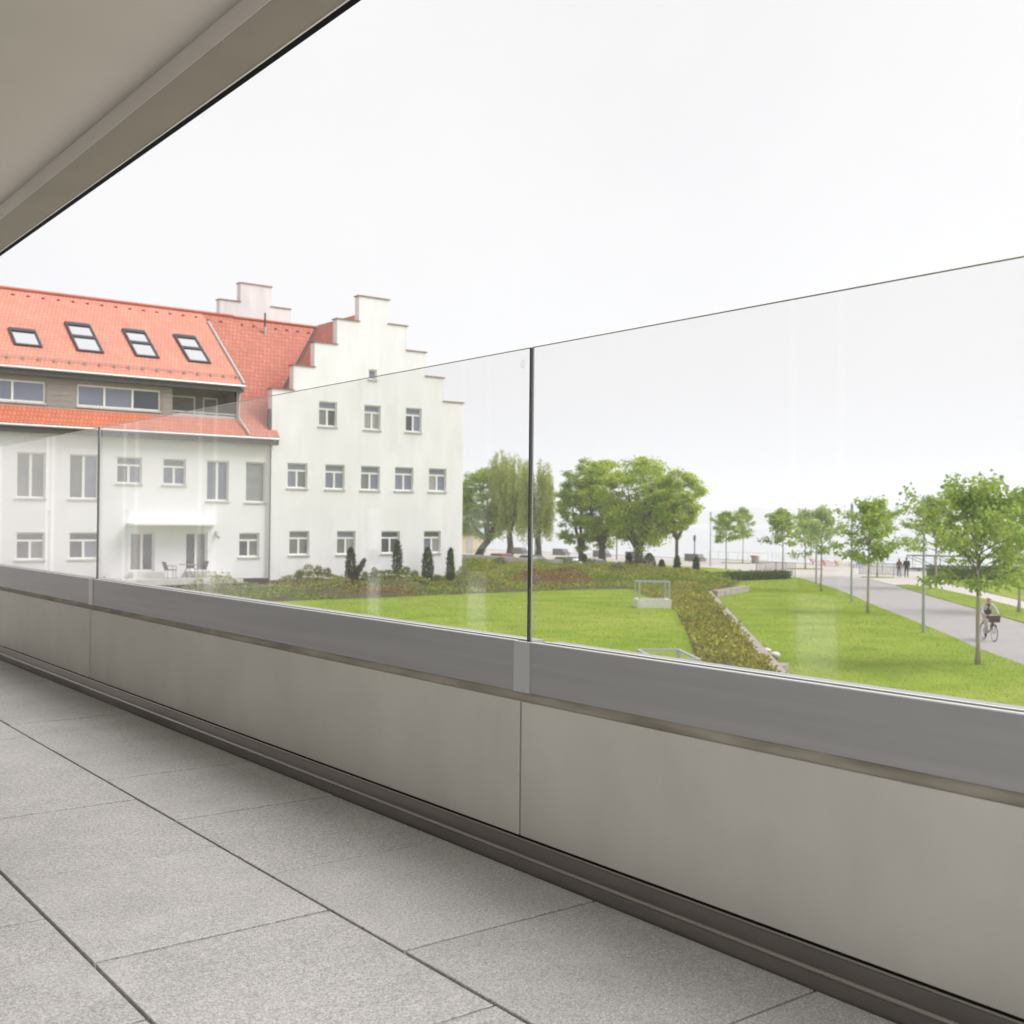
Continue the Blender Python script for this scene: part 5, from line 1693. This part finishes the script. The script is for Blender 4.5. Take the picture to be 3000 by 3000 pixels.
# parked cars behind the retaining wall
def car(label, loc, rz_, m_):
    t = thing('parked_car', label, 'car', loc, rz_, 'cars parked behind the retaining wall')
    body = [(-2.1, .35), (-2.15, .62), (-2.05, .88), (-1.5, .93), (1.0, .92), (2.0, .78), (2.1, .6), (2.08, .35), (1.75, .30), (1.62, .55), (1.3, .65), (.98, .55), (.85, .28), (-.85, .28), (-.98, .55), (-1.3, .65), (-1.62, .55), (-1.75, .30)]
    MB().prism(body, -.86, .86, m_, 'y').build('body', t)
    MB().prism([(-1.75, .925), (1.0, .915), (.35, 1.40), (.1, 1.46), (-1.0, 1.46), (-1.35, 1.36)], -.74, .74, m_, 'y').build('cabin', t)
    for s in (-1, 1):
        MB().prism([(-1.5, .96), (.82, .96), (.28, 1.37), (-1.15, 1.37)], s * .742 - .008, s * .742 + .008, 'car_glass', 'y').build('side_window', t)
    MB().prism([(.98, .95), (1.005, .95), (.40, 1.40), (.375, 1.385)], -.66, .66, 'car_glass', 'y').build('windscreen', t)
    MB().prism([(-1.735, .95), (-1.76, .95), (-1.40, 1.35), (-1.37, 1.34)], -.66, .66, 'car_glass', 'y').build('rear_window', t)
    for x in (-1.3, 1.3):
        for s in (-1, 1):
            w_ = MB().tube([(x, s * .70, .31), (x, s * .875, .31)], .31, 'tyre', 16).build('wheel', t)
            MB().tube([(x, s * .874, .31), (x, s * .885, .31)], .19, 'anodised_light', 12).build('rim', w_)
    for s in (-1, 1):
        MB().box(2.02, 2.09, s * .62 - .16, s * .62 + .16, .62, .76, 'lamp_clear').build('headlight', t)
        MB().box(-2.16, -2.06, s * .66 - .12, s * .66 + .12, .64, .84, 'lamp_red').build('tail_light', t)


car('red car showing its roof over the retaining wall', (70.0, 93.0, .03), R(95), 'car_red')
car('dark blue car showing its roof right of the willow trunk', (69.0, 81.5, .03), R(85), 'car_blue')
car('grey car showing its roof left of the thick trunked tree', (68.0, 77.0, .03), R(95), 'car_grey')
car('dark car showing its roof beside the black glass joint', (69.5, 87.5, .03), R(92), 'car_blue')

# ================================================================== PEOPLE


def skin_body(V, E, rad, root, tags, mats, sub=2):
    """one continuous skinned figure. V name->(x,y,z); E list of (a,b,tag); rad name->r or (rx,ry); tags give material per edge"""
    names = list(V)
    ix = {n: i for i, n in enumerate(names)}
    me = bpy.data.meshes.new('tmp')
    me.from_pydata([V[n] for n in names], [(ix[a], ix[b]) for a, b, _ in E], [])
    o = bpy.data.objects.new('tmp', me)
    COL.objects.link(o)
    md = o.modifiers.new('skin', 'SKIN')
    md.use_smooth_shade = True
    sv = me.skin_vertices[0].data
    for n in names:
        r_ = rad[n]
        sv[ix[n]].radius = r_ if isinstance(r_, tuple) else (r_, r_)
        sv[ix[n]].use_root = (n == root)
    s = o.modifiers.new('sub', 'SUBSURF'); s.levels = sub; s.render_levels = sub
    dg = bpy.context.evaluated_depsgraph_get()
    out = bpy.data.meshes.new_from_object(o.evaluated_get(dg))
    bpy.data.objects.remove(o)
    segs = [(Vector(V[a]), Vector(V[b]), tg) for a, b, tg in E]
    out.materials.clear()
    for m_ in mats:
        out.materials.append(MATS[m_])
    for p in out.polygons:
        c = p.center
        best, bt = 1e9, None
        for a, b, tg in segs:
            ab = b - a
            u = max(0, min(1, (c - a).dot(ab) / max(1e-9, ab.length_squared)))
            dd = (a + ab * u - c).length
            if dd < best:
                best, bt = dd, tg
        p.material_index = mats.index(tags[bt])
        p.use_smooth = True
    return out


def join_mb(me, mb):
    """append a small MB (fingers, face) to a body mesh so the figure stays one mesh"""
    bm_ = bmesh.new()
    bm_.from_mesh(me)
    m2 = mb.mesh('tmp2', True)
    off_ = len(me.materials)
    for m_ in m2.materials:
        me.materials.append(m_)
    n0 = len(bm_.faces)
    bm_.from_mesh(m2)
    bm_.faces.ensure_lookup_table()
    for f in bm_.faces[n0:]:
        f.material_index += off_
    bm_.to_mesh(me); bm_.free()
    return me


def hand(mb, c, d, side, s=1.0):
    """palm with five fingers curled around direction d"""
    c, d = Vector(c), Vector(d).normalized()
    side = Vector(side).normalized()
    nrm = d.cross(side).normalized()
    mb.tube([c - d * .03 * s, c + d * .02 * s, c + d * .05 * s], [.026 * s, .038 * s, .036 * s], 'skin', 7)
    for k, ln in enumerate((.062, .074, .07, .055)):
        b = c + d * .05 * s + side * (k - 1.5) * .018 * s
        p1 = b + d * ln * .5 * s; p2 = p1 + (d * .5 - nrm * .8).normalized() * ln * .4 * s; p3 = p2 - nrm * ln * .3 * s
        mb.tube([b, p1, p2, p3], [.010 * s, .009 * s, .0085 * s, .007 * s], 'skin', 5)
    b = c + side * -.034 * s
    mb.tube([b, b + (d * .6 - side).normalized() * .03 * s, b + (d * .9 - side * .5 - nrm * .6).normalized() * .055 * s], [.012 * s, .011 * s, .008 * s], 'skin', 5)


def face_bits(mb, c, f, s=1.0):
    """eyes, nose, mouth and ears around head centre c looking along f (horizontal)"""
    c, f = Vector(c), Vector(f).normalized()
    r_ = f.cross(Vector((0, 0, 1))).normalized()
    for k in (-1, 1):
        mb.ball(c + f * .088 * s + r_ * .033 * k * s + Vector((0, 0, .0)), .011 * s, 'black_paint', 6)
        mb.ball(c + r_ * .078 * k * s - f * .005 * s + Vector((0, 0, -.01)), .026 * s, 'skin', 6, sz=1.3)
    mb.tube([c + f * .088 * s + Vector((0, 0, .0)), c + f * .118 * s + Vector((0, 0, -.035 * s))], [.010 * s, .017 * s], 'skin', 6)
    mb.tube([c + f * .086 * s - r_ * .024 * s + Vector((0, 0, -.062 * s)), c + f * .094 * s + Vector((0, 0, -.064 * s)), c + f * .086 * s + r_ * .024 * s + Vector((0, 0, -.062 * s))], .007 * s, 'jacket_rust', 5)


def hair_cap(c, f, m_, s=1.0, long=0.0):
    c, f = Vector(c), Vector(f).normalized()
    mb = MB()
    n, rows = 14, 7
    k = mb.mi(m_)
    for i in range(rows + 1):
        ph = i / rows * 1.75
        for j in range(n):
            a = 2 * math.pi * j / n
            v = Vector((math.sin(ph) * math.cos(a), math.sin(ph) * math.sin(a), math.cos(ph)))
            ph2 = ph
            if v.x * f.x + v.y * f.y > 0.25 and ph > 1.0:
                ph2 = 1.0 + (ph - 1.0) * .15
            v = Vector((math.sin(ph2) * math.cos(a) * .097, math.sin(ph2) * math.sin(a) * .097, math.cos(ph2) * .125)) * s
            if long and ph2 > 1.4:
                v.z -= long * (ph2 - 1.4) / .35
            p_ = c + v - f * .008 * s
            mb.v.append(tuple(p_))
    for i in range(rows):
        for j in range(n):
            q_ = (j + 1) % n
            mb.f.append((i * n + j, (i + 1) * n + j, (i + 1) * n + q_, i * n + q_)); mb.m.append(k)
    return mb


def stand_person(name, label, loc, rz_, top, legs, hair, hh=1.75, stride=.12, longhair=0.0, coat=False, link_arm=0):
    """walking figure, facing +x locally"""
    s = hh / 1.75
    V = dict(pelvis=(0, 0, .95), waist=(0, 0, 1.08), chest=(.0, 0, 1.32), neck=(.0, 0, 1.49), head0=(.02, 0, 1.57), head1=(.025, 0, 1.66),
             lh=(0, .10, .90), lk=(stride * .7, .10, .50), la=(stride * .6 + .02, .10, .09), lt=(stride * .6 + .18, .11, .04),
             rh=(0, -.10, .90), rk=(-stride * .1, -.10, .50), ra=(-stride * 1.1, -.10, .10), rtt=(-stride * 1.1 + .15, -.11, .035),
             ls=(0, .19, 1.42), le=(-.06, .25, 1.14), lw=(.06, .26, .90), rs=(0, -.19, 1.42), re=(.04, -.25, 1.14), rw=(.10, -.25, .90))
    E = [('pelvis', 'waist', 'top'), ('waist', 'chest', 'top'), ('chest', 'neck', 'top'), ('neck', 'head0', 'skin'), ('head0', 'head1', 'skin'),
         ('pelvis', 'lh', 'coat' if coat else 'leg'), ('lh', 'lk', 'leg'), ('lk', 'la', 'leg'), ('la', 'lt', 'shoe'), ('pelvis', 'rh', 'coat' if coat else 'leg'), ('rh', 'rk', 'leg'), ('rk', 'ra', 'leg'), ('ra', 'rtt', 'shoe'),
         ('chest', 'ls', 'top'), ('ls', 'le', 'top'), ('le', 'lw', 'top'), ('chest', 'rs', 'top'), ('rs', 're', 'top'), ('re', 'rw', 'top')]
    rad = dict(pelvis=(.13, .16), waist=(.12, .15), chest=(.13, .17), neck=.06, head0=(.085, .075), head1=(.10, .085), lh=.095, lk=.065, la=.048, lt=.04, rh=.095, rk=.065, ra=.048, rtt=.04,
               ls=.075, le=.052, lw=.036, rs=.075, re=.052, rw=.036)
    if coat:
        rad.update(pelvis=(.16, .20), waist=(.15, .19), chest=(.15, .20), ls=.09, rs=.09, le=.065, re=.065)
    tags = dict(top=top, coat=top, leg=legs, shoe='shoe_dark', skin='skin')
    mats = list(dict.fromkeys(tags.values()))
    me = skin_body(V, E, rad, 'pelvis', tags, mats)
    ex = MB()
    hand(ex, (.085, .262, .86), (.15, 0, -1), (0, -1, 0)); hand(ex, (.12, -.25, .86), (.15, 0, -1), (0, 1, 0))
    face_bits(ex, (.02, 0, 1.635), (1, 0, 0))
    join_mb(me, ex)
    me.name = name
    o = link(name, me, None, loc, label, 'person', rot=(0, 0, rz_))
    o.scale = (s, s, s)
    hair_cap((.012, 0, 1.645), (1, 0, 0), hair, 1.08, longhair).build('hair', o, True)
    return o


away = math.atan2(.62, .78)
stand_person('person', 'person in a black coat and dark trousers walking beside a companion', (91.55, 59.85, 0), away, 'coat_black', 'coat_black', 'hair_dark', 1.80, .16, coat=True)
stand_person('person', 'person in a rust jacket and blue jeans walking beside the black coat', (91.75, 60.75, 0), away, 'jacket_rust', 'jeans', 'hair_brown', 1.66, .20, longhair=.16)

# ---- bicycle (heading +x locally, origin below the front wheel contact)
HEAD = math.atan2(-.78, -.62)
bpos = (44.40, 24.92, .012)
bi = thing('bicycle', 'black city bicycle with brown front basket ridden along the path', 'bicycle', bpos, HEAD)


def ring(mb, c, r_, t_, m_, n=28):
    pts_ = [(c[0] + math.cos(2 * math.pi * i / n) * r_, c[1], c[2] + math.sin(2 * math.pi * i / n) * r_) for i in range(n)]
    mb.tube(pts_ + [pts_[0]], t_, m_, 6, False)


for x in (0, -1.08):
    w_ = MB(); ring(w_, (x, 0, .345), .33, .017, 'tyre')
    wo_ = w_.build('wheel', bi, True)
    w_ = MB(); ring(w_, (x, 0, .345), .308, .009, 'anodised_light'); w_.build('rim', wo_)
    sp = MB()
    for k in range(16):
        a = 2 * math.pi * k / 16
        sp.tube([(x, .02 * (-1) ** k, .345), (x + math.cos(a) * .305, 0, .345 + math.sin(a) * .305)], .0018, 'steel', 3, False)
    sp.build('spokes', wo_)
    MB().tube([(x, -.05, .345), (x, .05, .345)], .022, 'steel', 8).build('hub', wo_)
fr = MB()
fr.tube([(0, -.055, .345), (-.10, -.045, .75)], .013, 'black_paint'); fr.tube([(0, .055, .345), (-.10, .045, .75)], .013, 'black_paint')
fr.tube([(-.10, 0, .72), (-.19, 0, 1.0)], .019, 'black_paint')
fr.tube([(-.13, 0, .80), (-.34, 0, .50), (-.62, 0, .31)], .018, 'black_paint')
fr.tube([(-.62, 0, .31), (-.80, 0, .88)], .016, 'black_paint')
for s in (-.05, .05):
    fr.tube([(-1.08, s, .345), (-.62, s * .5, .31)], .010, 'black_paint'); fr.tube([(-1.08, s, .345), (-.74, s * .4, .72)], .010, 'black_paint')
fr.build('frame', bi)
MB().tube([(-.30, -.30, 1.06), (-.22, -.18, 1.08), (-.19, 0, 1.03), (-.22, .18, 1.08), (-.30, .30, 1.06)], .012, 'steel', 6).tube([(-.19, 0, .98), (-.19, 0, 1.04)], .014, 'steel').build('handlebar', bi)
MB().prism([(-.98, -.09), (-.86, -.10), (-.62, -.025), (-.62, .025), (-.86, .10), (-.98, .09)], .90, .96, 'black_paint').build('saddle', bi)
bk = MB()
bk.prism([(-.16, .80), (.10, .80), (.16, 1.06), (-.19, 1.06)], -.19, -.175, 'wicker', 'y'); bk.prism([(-.16, .80), (.10, .80), (.16, 1.06), (-.19, 1.06)], .175, .19, 'wicker', 'y')
bk.box(-.16, .10, -.174, .174, .80, .815, 'wicker'); bk.prism([(.095, .816), (.108, .816), (.16, 1.06), (.147, 1.06)], -.174, .174, 'wicker', 'y'); bk.prism([(-.16, .816), (-.145, .816), (-.175, 1.06), (-.19, 1.06)], -.174, .174, 'wicker', 'y')
bk.build('basket', bi)
MB().tube([(-.62, -.09, .31), (-.62, -.08, .31)], .085, 'steel', 16).tube([(-.62, -.10, .31), (-.55, -.11, .16)], .010, 'steel').tube([(-.62, .10, .31), (-.69, .11, .46)], .010, 'steel').build('crank', bi)
for c_ in ((-.55, -.16, .155), (-.69, .16, .465)):
    MB().box(c_[0] - .05, c_[0] + .05, c_[1] - .045, c_[1] + .045, c_[2] - .012, c_[2] + .012, 'black_paint').build('pedal', bi)
fd = MB()
for x, a0, a1 in ((0, .9, 2.9), (-1.08, .3, 2.9)):
    P_ = [(x + math.cos(a0 + (a1 - a0) * i / 10) * .365, 0, .345 + math.sin(a0 + (a1 - a0) * i / 10) * .365) for i in range(11)]
    fd.tube(P_, .022, 'black_paint', 6)
fd.build('mudguard', bi)
MB().tube([(.03, 0, .74), (.10, 0, .74)], [.035, .05], 'lamp_clear', 10).build('headlight', bi)
MB().box(-1.30, -.84, -.07, .07, .745, .765, 'black_paint').build('carrier', bi)

# rider: seated, hands on the bar, knees unequal
V = dict(pelvis=(-.82, 0, 1.02), waist=(-.78, 0, 1.14), chest=(-.68, 0, 1.38), neck=(-.62, 0, 1.54), head0=(-.58, 0, 1.615), head1=(-.57, 0, 1.70),
         lh=(-.80, .11, 1.0), lk=(-.42, .13, .88), la=(-.70, .14, .57), lt=(-.60, .15, .505),
         rh=(-.80, -.11, 1.0), rk=(-.50, -.13, .62), ra=(-.60, -.14, .25), rtt=(-.49, -.15, .195),
         ls=(-.66, .20, 1.46), le=(-.52, .31, 1.22), lw=(-.34, .30, 1.12), rs=(-.66, -.20, 1.46), re=(-.52, -.31, 1.22), rw=(-.34, -.30, 1.12))
E = [('pelvis', 'waist', 'vest'), ('waist', 'chest', 'vest'), ('chest', 'neck', 'vest'), ('neck', 'head0', 'skin'), ('head0', 'head1', 'skin'),
     ('pelvis', 'lh', 'leg'), ('lh', 'lk', 'leg'), ('lk', 'la', 'leg'), ('la', 'lt', 'shoe'), ('pelvis', 'rh', 'leg'), ('rh', 'rk', 'leg'), ('rk', 'ra', 'leg'), ('ra', 'rtt', 'shoe'),
     ('chest', 'ls', 'sleeve'), ('ls', 'le', 'sleeve'), ('le', 'lw', 'sleeve'), ('chest', 'rs', 'sleeve'), ('rs', 're', 'sleeve'), ('re', 'rw', 'sleeve')]
rad = dict(pelvis=(.15, .17), waist=(.14, .16), chest=(.14, .18), neck=.06, head0=(.085, .075), head1=(.10, .085), lh=.105, lk=.07, la=.05, lt=.042, rh=.105, rk=.07, ra=.05, rtt=.042,
           ls=.08, le=.055, lw=.038, rs=.08, re=.055, rw=.038)
tags = dict(vest='vest_dark', leg='trousers_beige', shoe='shoe_dark', sleeve='sleeve_pale', skin='skin')
me = skin_body(V, E, rad, 'pelvis', tags, list(tags.values()))
ex = MB()
hand(ex, (-.31, .295, 1.10), (.5, 0, -.35), (0, -1, 0)); hand(ex, (-.31, -.295, 1.10), (.5, 0, -.35), (0, 1, 0))
face_bits(ex, (-.575, 0, 1.675), (1, 0, 0))
join_mb(me, ex)
rider = link('person', me, None, bpos, 'cyclist with white hair, dark vest and beige trousers riding toward the terrace', 'person', rot=(0, 0, HEAD))
hair_cap((-.583, 0, 1.685), (1, 0, 0), 'hair_white', 1.08).build('hair', rider, True)
